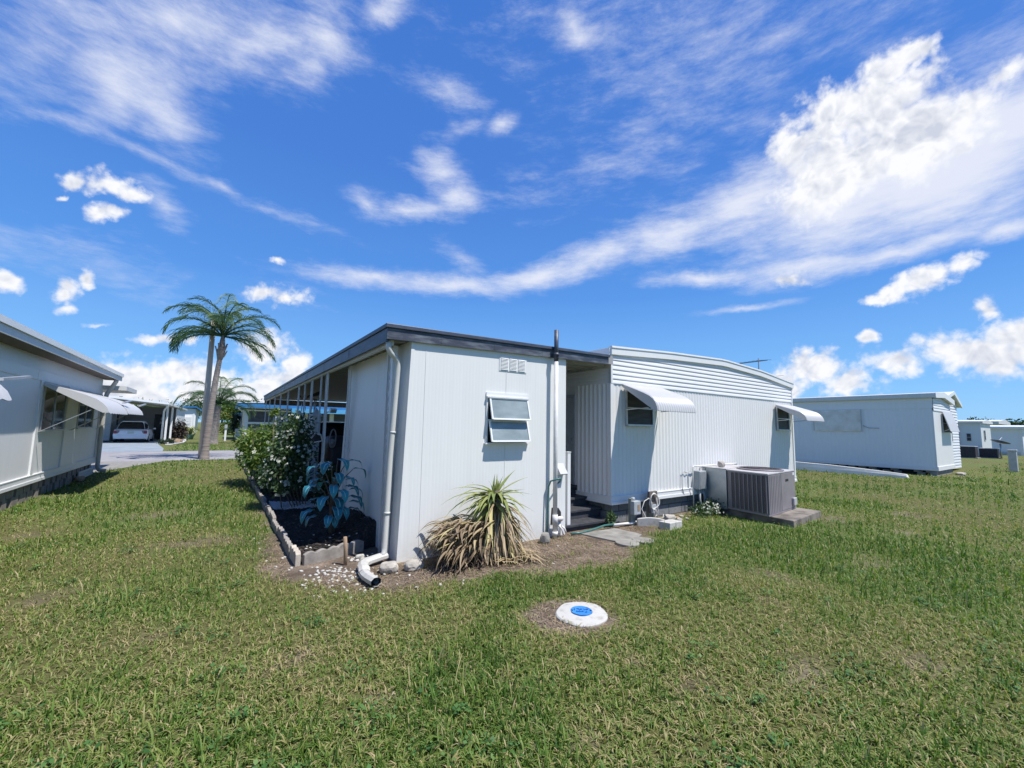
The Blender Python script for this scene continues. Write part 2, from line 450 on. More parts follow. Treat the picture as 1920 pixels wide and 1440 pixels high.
CUM = [(128, 335, 52, 24, 10, 1), (190, 350, 80, 30, 12, 1), (240, 370, 44, 20, 10, 1), (192, 401, 60, 20, 10, 1), (106, 363, 15, 9, 0, .9),
       (5, 531, 40, 22, 15, 1), (118, 545, 34, 32, 10, .95), (160, 524, 20, 20, -30, .9), (130, 575, 18, 16, 0, .6), (192, 605, 22, 8, 0, .6),
       (298, 633, 58, 16, 2, 1), (350, 640, 24, 11, 0, .7), (490, 548, 48, 20, 0, 1), (530, 560, 56, 28, 8, 1), (518, 491, 25, 13, 20, 1),
       (250, 700, 120, 40, 0, 1), (330, 695, 90, 34, 0, 1), (230, 730, 150, 55, 0, 1), (380, 715, 90, 50, 0, 1),
       (497, 660, 58, 38, 0, 1), (548, 676, 42, 30, 0, 1), (500, 715, 100, 55, 0, 1), (450, 740, 120, 50, 0, .9), (570, 725, 50, 40, 0, .9),
       (1852, 575, 48, 38, 0, 1.05), (1895, 620, 90, 60, 0, 1.05), (1780, 660, 130, 46, 0, 1.05), (1880, 670, 110, 60, 0, 1.05), (1690, 680, 85, 32, 0, 1), (1632, 634, 24, 15, 0, .9),
       (1520, 688, 62, 32, -10, 1), (1480, 720, 80, 45, 0, 1), (1590, 722, 70, 26, 0, .9), (1550, 700, 60, 36, 0, .95),
       (1745, 520, 90, 32, -26, 1.05), (1805, 488, 52, 28, -35, 1), (1650, 556, 70, 15, -8, 1), (1695, 540, 70, 24, -15, 1), (1482, 530, 48, 20, -5, .8),
       (1560, 215, 96, 60, -34, 1.25), (1500, 270, 80, 64, -50, 1.2), (1660, 135, 70, 42, -28, 1.15), (1705, 105, 46, 28, -30, 1.1), (1640, 190, 130, 70, -30, 1.3), (1560, 320, 150, 84, -30, 1.1),
       (1700, 250, 160, 95, -25, 1.2), (1810, 200, 110, 50, -30, 1.0), (1890, 130, 70, 30, -25, .9)]
CIR = [(330, 30, 400, 100, 4, .66), (470, 90, 230, 90, -14, .62), (220, 160, 130, 90, 35, .78), (320, 225, 110, 70, 40, .8), (250, 130, 220, 110, 20, .62), (610, 60, 100, 80, 20, .75), (70, 90, 150, 110, 10, .5),
       (590, 120, 110, 70, -25, .55), (120, 226, 150, 16, 13, .38), (300, 297, 150, 15, 27, .42), (420, 352, 60, 14, 27, .62), (520, 400, 150, 14, 22, .25), (310, 385, 80, 34, 45, .6),
       (690, 522, 170, 22, 5, .75), (850, 536, 180, 26, 2, .9), (1000, 518, 150, 30, -12, 1), (1130, 482, 150, 40, -20, 1), (1260, 435, 180, 60, -22, 1), (1400, 380, 190, 85, -22, 1.05), (1590, 345, 260, 120, -22, 1.5), (1770, 310, 280, 150, -20, 1.7), (1900, 240, 200, 130, -18, 1.4),
       (1320, 523, 160, 20, -4, .9), (1500, 503, 190, 36, -8, .95), (1700, 470, 240, 30, -15, .95), (1890, 436, 140, 22, -15, .9), (1560, 440, 260, 70, -12, .75), (1385, 577, 120, 9, -8, .65),
       (825, 322, 62, 48, 40, .85), (850, 370, 60, 44, 0, .85), (760, 395, 105, 26, -4, .8), (690, 385, 60, 30, 30, .7), (1078, 50, 40, 90, -20, .6), (840, 165, 90, 38, 20, .55), (870, 490, 60, 22, 35, .45), (860, 245, 60, 20, -20, .4), (940, 231, 40, 24, -35, .72), (720, 16, 75, 40, -30, .75),
       (1900, 120, 220, 120, -20, .5), (1350, 60, 500, 130, -10, .3), (1250, 240, 300, 90, -25, .25), (130, 480, 300, 30, 12, .1)]
Pw = warp(P0, 3.2, .045, 4); Pc = warp(P0, 7.0, .07, 8, .62)
fc = field(split(Pc), CUM, .12)
nz = mathn(nt, 'ADD', mathn(nt, 'MULTIPLY_ADD', noise(nt, D, 10, 9, .64), 1.75, -.86), mathn(nt, 'MULTIPLY_ADD', noise(nt, D, 40, 6, .65), .36, -.18))
def billow(v):
    t = node(nt, 'ShaderNodeTexVoronoi', feature='F1', inp={'Scale': 17., 'Detail': 2., 'Roughness': .6, 'Lacunarity': 2.4}); nt.links.new(v, t.inputs['Vector']); return t.outputs['Distance']
Dw = node(nt, 'ShaderNodeVectorMath', operation='MULTIPLY_ADD'); nt.links.new(noise(nt, D, 6, 4, .6, out=1), Dw.inputs[0]); Dw.inputs[1].default_value = (.10, .10, .10); nt.links.new(D, Dw.inputs[2]); Dw = Dw.outputs[0]
Du = node(nt, 'ShaderNodeVectorMath', operation='ADD'); nt.links.new(Dw, Du.inputs[0]); Du.inputs[1].default_value = (.006, -.006, .014)
vb = billow(Dw); vu = billow(Du.outputs[0])
fc2 = mathn(nt, 'ADD', mathn(nt, 'ADD', fc, nz), mathn(nt, 'MULTIPLY_ADD', vb, -.56, .50))
cum = node(nt, 'ShaderNodeMapRange', interpolation_type='SMOOTHSTEP'); cum.inputs[1].default_value = -.05; cum.inputs[2].default_value = .70
nt.links.new(fc2, cum.inputs[0]); cum_a = cum.outputs[0]
Pv = warp(Pw, 10, .035, 6, .65)
fv = field(split(Pv), CIR, .25)
st1 = noise(nt, mapping(nt, Pw, (2.2, 9, 1), rot=(0, 0, rad(-14))), 3.0, 9, .66)
st2 = noise(nt, mapping(nt, Pw, (1.6, 3.2, 1), rot=(0, 0, rad(35))), 3.5, 8, .6)
st3 = noise(nt, mapping(nt, Pw, (3, 8, 1), rot=(0, 0, rad(-24))), 7.0, 9, .72)
tex = mathn(nt, 'ADD', mathn(nt, 'ADD', mathn(nt, 'MULTIPLY', st1, .5), mathn(nt, 'MULTIPLY', st2, .38)), mathn(nt, 'MULTIPLY', st3, .24))
fv = mathn(nt, 'MULTIPLY_ADD', mathn(nt, 'ADD', tex, -.56), 2.3, fv)
cir = node(nt, 'ShaderNodeMapRange', interpolation_type='SMOOTHSTEP'); cir.inputs[1].default_value = -.12; cir.inputs[2].default_value = 1.12
nt.links.new(fv, cir.inputs[0])
cir_a = mathn(nt, 'MULTIPLY', cir.outputs[0], .92)
# lit tops, grey bellies
belly = node(nt, 'ShaderNodeMapRange', interpolation_type='SMOOTHSTEP'); belly.inputs[1].default_value = .38; belly.inputs[2].default_value = 1.05
bn = noise(nt, mapping(nt, P0, (1, 1.5, 1)), 7, 8, .62)
nt.links.new(mathn(nt, 'ADD', mathn(nt, 'MULTIPLY', fc2, .5), mathn(nt, 'MULTIPLY_ADD', bn, 1.7, -.55)), belly.inputs[0])
relief = mathn(nt, 'MULTIPLY_ADD', mathn(nt, 'SUBTRACT', vb, vu), 1.2, .0)
ccol = mixc(nt, mathn(nt, 'ADD', mathn(nt, 'MULTIPLY', belly.outputs[0], .62), relief, clamp=True), (8.6, 8.7, 9.0), (5.5, 5.9, 6.9))
# the clear sky: Nishita, deepened overhead
hz = ramp(nt, mathn(nt, 'MAXIMUM', el, 0.0), [(0, (3.3, 5.9, 8.8)), (.10, (2.15, 4.8, 8.5)), (.30, (.98, 2.95, 7.4)), (.55, (.68, 2.15, 6.5)), (.9, (.5, 1.75, 5.9))])
gain = mixc(nt, 1, sky.outputs[0], (.55, .95, 1.5), 'MULTIPLY')
SKYC = mixc(nt, .78, gain, hz)
c1 = mixc(nt, cir_a, SKYC, (7.3, 7.6, 8.6))
c2 = mixc(nt, cum_a, c1, ccol)
bg = node(nt, 'ShaderNodeBackground'); bg.inputs[1].default_value = .070
nt.links.new(c2, bg.inputs[0])
wo = node(nt, 'ShaderNodeOutputWorld'); nt.links.new(bg.outputs[0], wo.inputs[0])
W.cycles.sampling_method = 'MANUAL'; W.cycles.sample_map_resolution = 512
# ---------------------------------------------------------------- the ground
_L = rng.random((256, 256))
def vnoise(x, y, s, o=0):
    x = np.asarray(x, float) * s + 37.3 + o * 17.1; y = np.asarray(y, float) * s + 91.7 + o * 5.3
    xi = np.floor(x).astype(int); yi = np.floor(y).astype(int); fx = x - xi; fy = y - yi
    fx = fx * fx * (3 - 2 * fx); fy = fy * fy * (3 - 2 * fy)
    g = lambda i, j: _L[i % 256, j % 256]
    return (g(xi, yi) * (1 - fx) + g(xi + 1, yi) * fx) * (1 - fy) + (g(xi, yi + 1) * (1 - fx) + g(xi + 1, yi + 1) * fx) * fy
def fbm(x, y, s, n=4, o=0):
    t = 0; a = .5; w = 0
    for i in range(n):
        t = t + a * vnoise(x, y, s * 2 ** i, o + i); w += a; a *= .55
    return t / w
def seg_d(x, y, poly):
    """signed distance to a closed outline, positive inside"""
    x = np.asarray(x, float); y = np.asarray(y, float)
    d = np.full(x.shape, 1e9); ins = np.zeros(x.shape, bool); n = len(poly)
    for i in range(n):
        ax, ay = poly[i]; bx, by = poly[(i + 1) % n]
        ex, ey = bx - ax, by - ay; t = np.clip(((x - ax) * ex + (y - ay) * ey) / (ex * ex + ey * ey + 1e-12), 0, 1)
        d = np.minimum(d, np.hypot(x - ax - t * ex, y - ay - t * ey))
        c = ((ay > y) != (by > y)) & (x < (bx - ax) * (y - ay) / (by - ay + 1e-12) + ax)
        ins ^= c
    return np.where(ins, d, -d)
DIRT = [(.66, 9.2), (.58, 6.9), (.50, 6.2), (.52, 5.2), (.74, 4.72), (1.03, 4.25), (1.4, 4.0), (2.05, 3.88), (2.5, 3.95), (2.85, 3.62), (3.3, 3.6), (3.7, 3.5), (4.1, 3.45), (4.55, 3.6), (5.05, 3.86), (5.6, 4.12), (6.2, 4.35), (6.9, 4.62), (7.5, 4.75), (8.2, 4.9), (8.2, 5.2), (4.3, 5.2), (1.8, 6.2), (1.0, 6.2), (1.0, 9.2)]
PATCH = [(1.65, 2.34, .22), (2.6, 1.72, .17), (1.66, 1.72, .15), (2.04, 3.05, .11), (-.73, 9.48, .45), (-2.0, 8.59, .4), (3.33, 1.37, .2), (4.41, 2.0, .22), (2.5, 2.05, .12), (9.3, 2.16, .4), (5.25, 2.44, .25), (9.6, 3.3, .5), (.57, 3.36, .2), (-1.16, 5.6, .35), (4.14, .95, .22), (.9, 2.6, .2), (-.3, 4.2, .25), (6.8, 1.9, .35), (-2.6, 12.6, .7), (11.5, 2.6, .6), (23.6, 4.0, .6), (-.2, 7.1, .5)]
def dirt(x, y):
    w = (fbm(x, y, 2.2, 4, 3) - .5) * .5
    d = np.clip((seg_d(x, y, DIRT) + w * 1.3 + .03) / .30, 0, 1)
    d = np.maximum(d, np.clip((.43 - np.hypot((x - 2.58) / 1.12, y - 2.84) + w * .45) / .16, 0, 1))
    for px, py, r in PATCH:
        d = np.maximum(d, .62 * np.clip((r * (.35 + 1.3 * fbm(x, y, 3.1, 4, 5)) - np.hypot((x - px) * (1 + .5 * math.sin(px * 9)), y - py)) / (r * .9), 0, 1))
    return d
def lush(x, y):
    return np.clip((fbm(x, y, .55, 4, 1) - .5) * 2.6 + .5 + (fbm(x, y, 2.6, 3, 8) - .5) * 1.3, 0, 1)

def spaced(parts):
    out = []
    for a, b, s in parts: out += list(np.arange(a, b - 1e-6, s))
    return np.array(out + [parts[-1][1]])
gx = spaced([(-600, -60, 60), (-60, -6, 3), (-6, 14, .1), (14, 60, 2), (60, 600, 60)])
gy = spaced([(-300, -20, 40), (-20, -1, 2), (-1, 12, .1), (12, 24, .5), (24, 80, 4), (80, 800, 80)])
GX, GY = np.meshgrid(gx, gy)
nx, ny = len(gx), len(gy)
I = np.arange(nx * ny).reshape(ny, nx)
F = np.stack([I[:-1, :-1], I[:-1, 1:], I[1:, 1:], I[1:, :-1]], -1).reshape(-1, 4)
V = np.stack([GX.ravel(), GY.ravel(), np.zeros(nx * ny)], -1)
m, nt, b, out = newmat('lawn_soil')
p = geo(nt)
a = node(nt, 'ShaderNodeAttribute', attribute_name='dirt'); l = node(nt, 'ShaderNodeAttribute', attribute_name='lush')
n1 = noise(nt, p, 38, 8, .75); n5 = noise(nt, mapping(nt, p, (1, 1, 1)), 95, 6, .8, dist=1.2); n2 = noise(nt, p, 5, 6, .7); n3 = noise(nt, p, 120, 4, .7); n4 = noise(nt, p, .35, 4, .6)
soil = ramp(nt, n1, [(.30, (.10, .074, .054)), (.48, (.245, .188, .142)), (.66, (.40, .32, .25))])
soil = mixc(nt, ramp(nt, n2, [(.45, 0), (.72, .55)]), soil, (.33, .27, .215))
soil = mixc(nt, ramp(nt, noise(nt, p, 2.1, 5, .65), [(.40, .75), (.62, 0)]), soil, (.075, .055, .040))
turf = ramp(nt, n5, [(.32, (.030, .028, .012)), (.46, (.105, .105, .038)), (.56, (.165, .160, .062)), (.70, (.28, .245, .12))])
green = ramp(nt, n3, [(.35, (.030, .060, .014)), (.5, (.11, .165, .042)), (.66, (.22, .26, .095))])
turf = mixc(nt, mathn(nt, 'MULTIPLY', l.outputs['Fac'], .8), turf, green)
turf = mixc(nt, ramp(nt, n4, [(.45, 0), (.72, .35)]), turf, (.15, .14, .06))
nt.links.new(mixc(nt, a.outputs['Fac'], turf, soil), b.inputs['Base Color'])
b.inputs['Roughness'].default_value = 1; b.inputs['Specular IOR Level'].default_value = .1
bump(nt, mathn(nt, 'ADD', mathn(nt, 'ADD', n1, n3), n2), b, .75, .025)
M['soil'] = m
o = npmesh('ground', V, F, m, attrs={'dirt': dirt(GX.ravel(), GY.ravel()), 'lush': lush(GX.ravel(), GY.ravel())})
tag(o, kind='structure')

def sheet(name, poly, z, mt):
    b = MB(); b.add([(x, y, z) for x, y in poly], [tuple(range(len(poly)))])
    return tag(b.build(name, mt), kind='structure')
ROADN, ROADF = 21.9, 28.6
road_edge = [(x, ROADN + .06 * math.sin(x * 1.7) + .04 * math.sin(x * 4.1)) for x in np.arange(-40, 60.1, 1.0)]
sheet('road', road_edge + [(60, ROADF), (-40, ROADF)], .008, M['road'])
sheet('driveway', [(-9.6, 28.62), (-2.35, 28.62), (-2.55, 31.5), (-3.3, 37.0), (-3.3, 46), (-9.6, 46)], .012, M['drive'])
sheet('path', [(-5.0, 18.2), (-2.95, 17.6), (-2.4, 19.5), (-1.6, 21.95), (-5.0, 21.95)], .012, M['concrete'])
sheet('carport_floor', [(1.84, 8.02), (5.46, 8.02), (5.46, 21.85), (1.84, 21.85)], .012, M['concrete'])
tag(sheet('gravel_border', [(-2.6, 36.2), (-2.1, 39.6), (-2.2, 47), (-3.0, 47), (-3.05, 38.5), (-2.9, 36.4)], .016, M['gravelw']), kind='structure')

# ---------------------------------------------------------------- lawn: one blade of grass at a time near by, coarser farther off
def lawn():
    R_, T_ = [], []
    bands = [(.75, 2.2, 17000), (2.2, 3.6, 12000), (3.6, 5.5, 6800), (5.5, 8.5, 3200), (8.5, 13, 1250), (13, 24, 420), (24, 40, 100)]
    lo, hi = YAW - rad(62), YAW + rad(60)
    for r0_, r1_, den in bands:
        n = int((hi - lo) / 2 * (r1_ ** 2 - r0_ ** 2) * den)
        R_.append(np.sqrt(rng.uniform(r0_ ** 2, r1_ ** 2, n))); T_.append(rng.uniform(lo, hi, n))
    r = np.concatenate(R_); t = np.concatenate(T_)
    # gather into tufts
    x = r * np.sin(t); y = r * np.cos(t)
    q = .07 * np.maximum(1, r / 5)
    jx = (np.floor(x / q) + .5) * q; jy = (np.floor(y / q) + .5) * q
    k = np.sin(jx * 91.7 + jy * 47.3) * 43758.5; k = k - np.floor(k)
    k2 = np.sin(jx * 31.1 - jy * 77.7) * 24634.6; k2 = k2 - np.floor(k2)
    pull = rng.uniform(0, .75, len(x))
    x = x + (jx + (k - .5) * q - x) * pull; y = y + (jy + (k2 - .5) * q - y) * pull
    d = dirt(x, y); lu = lush(x, y)
    keep = rng.random(len(x)) < np.clip(1 - d * 1.02, .035 + .25 * (fbm(x, y, 4.5, 2, 6) > .62), 1) * (.55 + .45 * lu)
    def out(x0, x1, y0, y1): return ~((x > x0) & (x < x1) & (y > y0) & (y < y1))
    keep &= out(.70, 5.6, 4.86, 22) & out(5.4, 12.6, 4.93, 30) & out(-60, -2.96, -5, 17.6) & out(7.9, 9.62, 3.3, 4.7) & out(23.1, 60, 4.3, 40)
    keep &= ~((y > ROADN - .1 + .06 * np.sin(x * 1.7)) & (y < ROADF + .05)) & (np.hypot(x - 2.69, y - 2.79) > .216)
    keep &= out(4.55, 5.5, 4.0, 5) & ~((x < -2.2) & (y > 28)) & ~((x < -1.5) & (y > 17.4) & (y < 22) & (x < -2.4 + (y - 19.5) * .33))
    flat = rng.random(len(x)) < np.clip(.55 - .02 * r, .2, .55)
    x, y, r, d, lu, k, flat = [z[keep] for z in (x, y, r, d, lu, k, flat)]
    n = len(x)
    far = np.clip(r / 7, .8, 4)
    h = rng.gamma(3.5, 1 / 3.5, n) * (.029 + .022 * lu) * (1 - .45 * d)
    h = np.where(rng.random(n) < .05, h * 1.9, h)
    w = rng.uniform(.0024, .0060, n) * far ** .85
    h = np.where(flat, rng.uniform(.03, .095, n), h); w = np.where(flat, w * .8, w)
    az_ = rng.uniform(0, 2 * PI, n); lean = rng.uniform(.3, 1.75, n) + .5 * (k - .5)
    lean = np.where(flat, rng.uniform(2.0, 3.0, n), lean)
    dx, dy = np.cos(az_), np.sin(az_); sx, sy = -dy, dx
    tw = rng.uniform(-.6, .6, n); sx, sy = sx + dx * tw, sy + dy * tw
    rows = []
    for i, (u, ww) in enumerate(((0, .75), (.4, 1.0), (.75, .7), (1, .04))):
        a_ = lean * u; hh = h * (np.sin(a_) / np.maximum(lean, .05) ); vv = h * ((1 - np.cos(a_)) / np.maximum(lean, .05))
        cx, cy, cz = x + dx * vv, y + dy * vv, hh - .004
        for s in (-1, 1):
            rows.append(np.stack([cx + s * sx * w * ww, cy + s * sy * w * ww, cz], -1))
    Vv = np.stack(rows, 1).reshape(-1, 3)
    base = np.arange(n)[:, None, None] * 8
    Fq = (base + np.array([[0, 1, 3, 2], [2, 3, 5, 4], [4, 5, 7, 6]])[None]).reshape(-1, 4)
    dry = np.clip(rng.normal(.37, .2, n) - .34 * (lu - .5) + .35 * d + .16 * (k - .5), 0, 1)
    dry = np.where(rng.random(n) < .11, rng.uniform(.75, 1, n), dry)
    dry = np.where(flat, np.clip(dry + rng.uniform(-.2, .38, n), 0, 1), dry)
    tt = np.tile(np.array([0, 0, .4, .4, .75, .75, 1, 1]), n)
    v = np.clip(np.repeat(dry, 8) + (tt - .5) * .22, 0, 1)
    mg = leafmat('grass_blade', [(0, (.050, .118, .018)), (.3, (.115, .205, .034)), (.55, (.215, .27, .060)), (.78, (.31, .29, .115)), (1, (.46, .36, .20))], .36, .55)
    o = npmesh('lawn', Vv, Fq, mg, attrs={'v': v})
    tag(o, kind='stuff', label='mown green lawn with dry straw patches', cat='grass')
    return n
N_GRASS = lawn()
print('grass blades', N_GRASS)
def straw():
    """dry clippings lying on the bare soil"""
    n = 70000
    x = rng.uniform(.2, 8, n); y = rng.uniform(2.2, 9, n); d = dirt(x, y)
    k = (rng.random(n) < d) & ((y < 4.9) | (x < .74)) & ~((x > 4.6) & (x < 5.45) & (y > 4.1)) & (np.hypot(x - 2.69, y - 2.79) > .24); x, y = x[k], y[k]; n = len(x)
    a_ = rng.uniform(0, PI, n); L_ = rng.uniform(.008, .045, n); w = rng.uniform(.0012, .0028, n); z = rng.uniform(.002, .012, n); tz = rng.uniform(-.006, .012, n)
    cx, cy = np.cos(a_), np.sin(a_)
    P = [np.stack([x + s * cx * L_ - q * cy * w, y + s * cy * L_ + q * cx * w, z + (s > 0) * tz], -1) for s, q in ((-1, -1), (1, -1), (1, 1), (-1, 1))]
    Vv = np.stack(P, 1).reshape(-1, 3); Fq = np.arange(4 * n).reshape(-1, 4)
    mg = leafmat('dry_clipping', [(0, (.06, .042, .03)), (.45, (.22, .155, .10)), (1, (.44, .35, .24))], .1, .8)
    tag(npmesh('straw_litter', Vv, Fq, mg, attrs={'v': np.repeat(rng.random(n), 4)}), kind='stuff', label='brown dry clippings strewn over the bare soil by the shed', cat='straw')
straw()

def weeds():
    """broad-leafed weeds between the grass"""
    V, F, A = [], [], []; g = np.random.default_rng(77); n = 0
    while n < 230:
        t = g.uniform(YAW - 1.0, YAW + .95); r = .9 + 9 * g.random() ** 1.4; x, y = r * math.sin(t), r * math.cos(t)
        if float(dirt(np.array([x]), np.array([y]))[0]) > .25 or (y > 4.7 and x > .6) or x < -2.8 or fbm(np.array([x]), np.array([y]), .9, 3, 9)[0] < .48: continue
        n += 1; R0 = g.uniform(.04, .13)
        for k in range(int(g.integers(14, 34))):
            a = g.uniform(0, 2 * PI); q = R0 * math.sqrt(g.random()); c = np.array([x + q * math.cos(a), y + q * math.sin(a), g.uniform(.012, .05)])
            b_ = g.uniform(0, 2 * PI); L = g.uniform(.014, .034); u = np.array([math.cos(b_), math.sin(b_), g.uniform(-.2, .5)]); w = np.array([-math.sin(b_), math.cos(b_), g.uniform(-.3, .3)]) * .42
            i = len(V); V += [c, c + u * L * .5 + w * L, c + u * L, c + u * L * .5 - w * L]; F.append([i, i + 1, i + 2, i + 3]); A += [g.random()] * 4
    mg = leafmat('weed_leaf', [(0, (.035, .10, .022)), (.6, (.075, .17, .04)), (1, (.15, .25, .07))], .3)
    tag(npmesh('lawn_weeds', np.array(V), np.array(F), mg, attrs={'v': A}), kind='stuff', label='low broad leafed weeds growing through the lawn', cat='weeds')
weeds()
# ---------------------------------------------------------------- shared building pieces
class Face:
    """an upright wall: u runs along it, d stands out from it, z is up"""
    def __init__(s, o, u, d): s.o = Vector(o); s.u = Vector(u); s.d = Vector(d)
    def __call__(s, u, d, z): return s.o + s.u * u + s.d * d + Vector((0, 0, z))
    def box(s, b, u0, u1, d0, d1, z0, z1):
        vs = [s(u, d, z) for z in (z0, z1) for d in (d0, d1) for u in (u0, u1)]
        return b.add(vs, [(0, 2, 3, 1), (4, 5, 7, 6), (0, 1, 5, 4), (2, 6, 7, 3), (0, 4, 6, 2), (1, 3, 7, 5)])
FRONT = lambda y: Face((0, y, 0), (1, 0, 0), (0, -1, 0))
WEST = lambda x: Face((x, 0, 0), (0, 1, 0), (-1, 0, 0))
EAST = lambda x: Face((x, 0, 0), (0, 1, 0), (1, 0, 0))

def ribbed(T, u0, u1, z0, z1, pitch=.1, depth=.014, ztop=None, k=8):
    """vertical corrugation"""
    b = MB(); n = max(2, int((u1 - u0) / pitch * k)); lo, hi = [], []
    for i in range(n + 1):
        u = u0 + (u1 - u0) * i / n; s = math.sin(2 * PI * (u - u0) / pitch)
        d = depth * (max(-.35, min(.8, s)) + .35)
        lo.append(T(u, d, z0)); hi.append(T(u, d, ztop(u) if ztop else z1))
    b.grid([lo, hi], smooth=True)
    return b
def lapped(T, u0, u1, z0, ztop, row=.085, proud=.018, n=1):
    """horizontal lap siding cut off along ztop(u)"""
    b = MB(); us = [u0 + (u1 - u0) * i / n for i in range(n + 1)]
    zmax = max(ztop(u) for u in us); z = z0
    while z < zmax:
        prof = [(0, proud), (.2, proud * 1.0), (.55, proud * .75), (.9, proud * .3), (1, 0)]
        for (a, d0), (c, d1) in zip(prof[:-1], prof[1:]):
            za, zc = z + a * row, z + c * row
            for i in range(n):
                t0, t1 = ztop(us[i]), ztop(us[i + 1])
                if za >= max(t0, t1): continue
                b.quad(T(us[i], d0, min(za, t0)), T(us[i + 1], d0, min(za, t1)), T(us[i + 1], d1, min(zc, t1)), T(us[i], d1, min(zc, t0)), True)
        zb = z
        for i in range(n):
            t0, t1 = ztop(us[i]), ztop(us[i + 1])
            if zb < min(t0, t1): b.quad(T(us[i], 0, zb), T(us[i + 1], 0, zb), T(us[i + 1], proud, zb), T(us[i], proud, zb))
        z += row
    return b
def window(par, T, u0, u1, z0, z1, mt=None, fr=None, rails=(.5,), mull=(), f=.03):
    fr = fr or M['alu']
    b = MB()
    T.box(b, u0 - f, u0, 0, .035, z0 - f, z1 + f); T.box(b, u1, u1 + f, 0, .035, z0 - f, z1 + f)
    T.box(b, u0, u1, 0, .034, z1, z1 + f); T.box(b, u0 - f * .6, u1 + f * .6, .036, .055, z0 - f * 1.1, z0 - f * .2); T.box(b, u0, u1, 0, .034, z0 - f, z0)
    w = b.build('window', fr, par)
    p = MB(); T.box(p, u0, u1, .004, .012, z0, z1); p.build('pane', mt or M['screen'], w)
    if rails or mull:
        r = MB()
        for q in rails: T.box(r, u0, u1, .0125, .03, z0 + (z1 - z0) * q - .012, z0 + (z1 - z0) * q + .012)
        for q in mull: T.box(r, u0 + (u1 - u0) * q - .012, u0 + (u1 - u0) * q + .012, .013, .028, z0, z1)
        r.build('rail', fr, w)
    return w
AWP = [(0, 0), (.40, .235), (.64, .385), (.78, .49), (.88, .60), (.945, .73), (.985, .87), (1, 1)]
def awning(par, T, u0, u1, ztop, out, drop, ridge=.06, feet=.42, amp=.019, mt=None, prof=None):
    """metal window awning: ridged top curling down in front, closed ends and two folding struts"""
    mt = mt or M['awning']; b = MB(); n = int((u1 - u0) / ridge * 8); rows = []
    prof = prof or AWP
    for dd, zz in prof:
        rows.append([T(u0 + (u1 - u0) * i / n, .03 + out * dd + amp * abs(math.sin(PI * (u0 + (u1 - u0) * i / n - u0) / ridge)) * (1 if dd > .5 else .5), ztop - drop * zz + amp * abs(math.sin(PI * (u1 - u0) * i / n / ridge)) * (1 if dd < .8 else .3) - (.018 * abs(math.sin(PI * (u1 - u0) * i / n / ridge)) if dd == 1 else 0)) for i in range(n + 1)])
    b.grid(rows, smooth=True)
    b.grid([[p - T.d * .006 - Vector((0, 0, .006)) for p in r] for r in rows], smooth=True)
    a = b.build('awning', mt, par)
    for u in (u0, u1):
        s = MB(); top = [T(u, .03 + out * d, ztop - drop * z + .004) for d, z in prof]
        low = [T(u, .03 + out * .90, ztop - drop * 1.0), T(u, .03 + out * .5, ztop - drop * .60), T(u, .03, ztop - .05)]
        s.add([p - T.u * .004 for p in top + low] + [p + T.u * .004 for p in top + low], [tuple(range(len(top) + 3)), tuple(range(len(top) + 3, 2 * len(top) + 6))])
        m_ = len(top) + 3
        s.f += [(i, (i + 1) % m_, m_ + (i + 1) % m_, m_ + i) for i in range(m_)]; s.sm += [False] * m_
        s.build('end_panel', mt, a)
        t = MB(); uu = u + (.03 if u == u0 else -.03)
        t.bar(T(uu, .03, ztop - feet), T(uu, .03 + out * .72, ztop - drop * .9), .022, .012)
        t.build('strut', M['alu'], a)
    return a
def lerp(x, pts):
    for (a, p), (b, q) in zip(pts[:-1], pts[1:]):
        if x <= b: return p + (q - p) * max(0, (x - a)) / (b - a)
    return pts[-1][1]

# ---------------------------------------------------------------- the shed and its carport
sh = thing('carport_shed', 'white panelled utility shed with dark edged flat carport roof over decorative posts', 'shed', (1.8, 4.94, 0))
FY = 4.94
b = MB(); b.prism([(1.812, 0.0), (4.42, 0.0), (4.42, 2.69), (1.885, 2.66)], 'y', FY, FY + .04)
for x0 in (2.075, 3.295):
    b.prism([(x0 - .0035, .01), (x0 + .0035, .01), (x0 + .0035, 2.62), (x0 - .0035, 2.62)], 'y', FY - .004, FY - .001)
b.prism([(1.806, 0.0), (1.85, 0.0), (1.922, 2.64), (1.879, 2.64)], 'y', FY - .006, FY - .0015)
b.build('front_wall', M['shed'], sh)
b = MB(); b.add([(1.806, FY, 0), (1.806, 8, 0), (1.846, 8, 0), (1.846, FY + .04, 0), (1.879, FY, 2.64), (1.879, 8, 2.64), (1.919, 8, 2.64), (1.919, FY + .04, 2.64)],
                [(0, 1, 2, 3), (4, 5, 6, 7), (0, 1, 5, 4), (1, 2, 6, 5), (2, 3, 7, 6), (3, 0, 4, 7)])
for y0 in (6.2, 7.42): b.add([(1.803, y0, .01), (1.803, y0 + .008, .01), (1.876, y0 + .008, 2.62), (1.876, y0, 2.62)], [(0, 1, 2, 3)])
b.build('side_wall', M['shed'], sh)
b = MB(); b.box(4.38, 4.42, FY + .04, 8, 0, 2.68); b.box(1.93, 4.38, 7.96, 8.0, 0, 2.64); b.build('rear_wall', M['shed'], sh)
XL, YF, YB = 1.555, 4.895, 22.0
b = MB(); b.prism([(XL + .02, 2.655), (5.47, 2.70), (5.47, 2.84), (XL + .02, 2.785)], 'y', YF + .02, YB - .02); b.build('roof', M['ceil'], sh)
b = MB()
for i in range(56):
    y = YF + .2 + i * .302
    b.prism([(XL + .05, 2.63), (5.46, 2.675), (5.46, 2.699), (XL + .05, 2.654)], 'y', y, y + .035)
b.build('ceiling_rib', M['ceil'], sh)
b = MB(); b.prism([(XL, 2.615), (5.34, 2.69), (5.34, 2.80), (XL, 2.745)], 'y', YF, YF + .025)
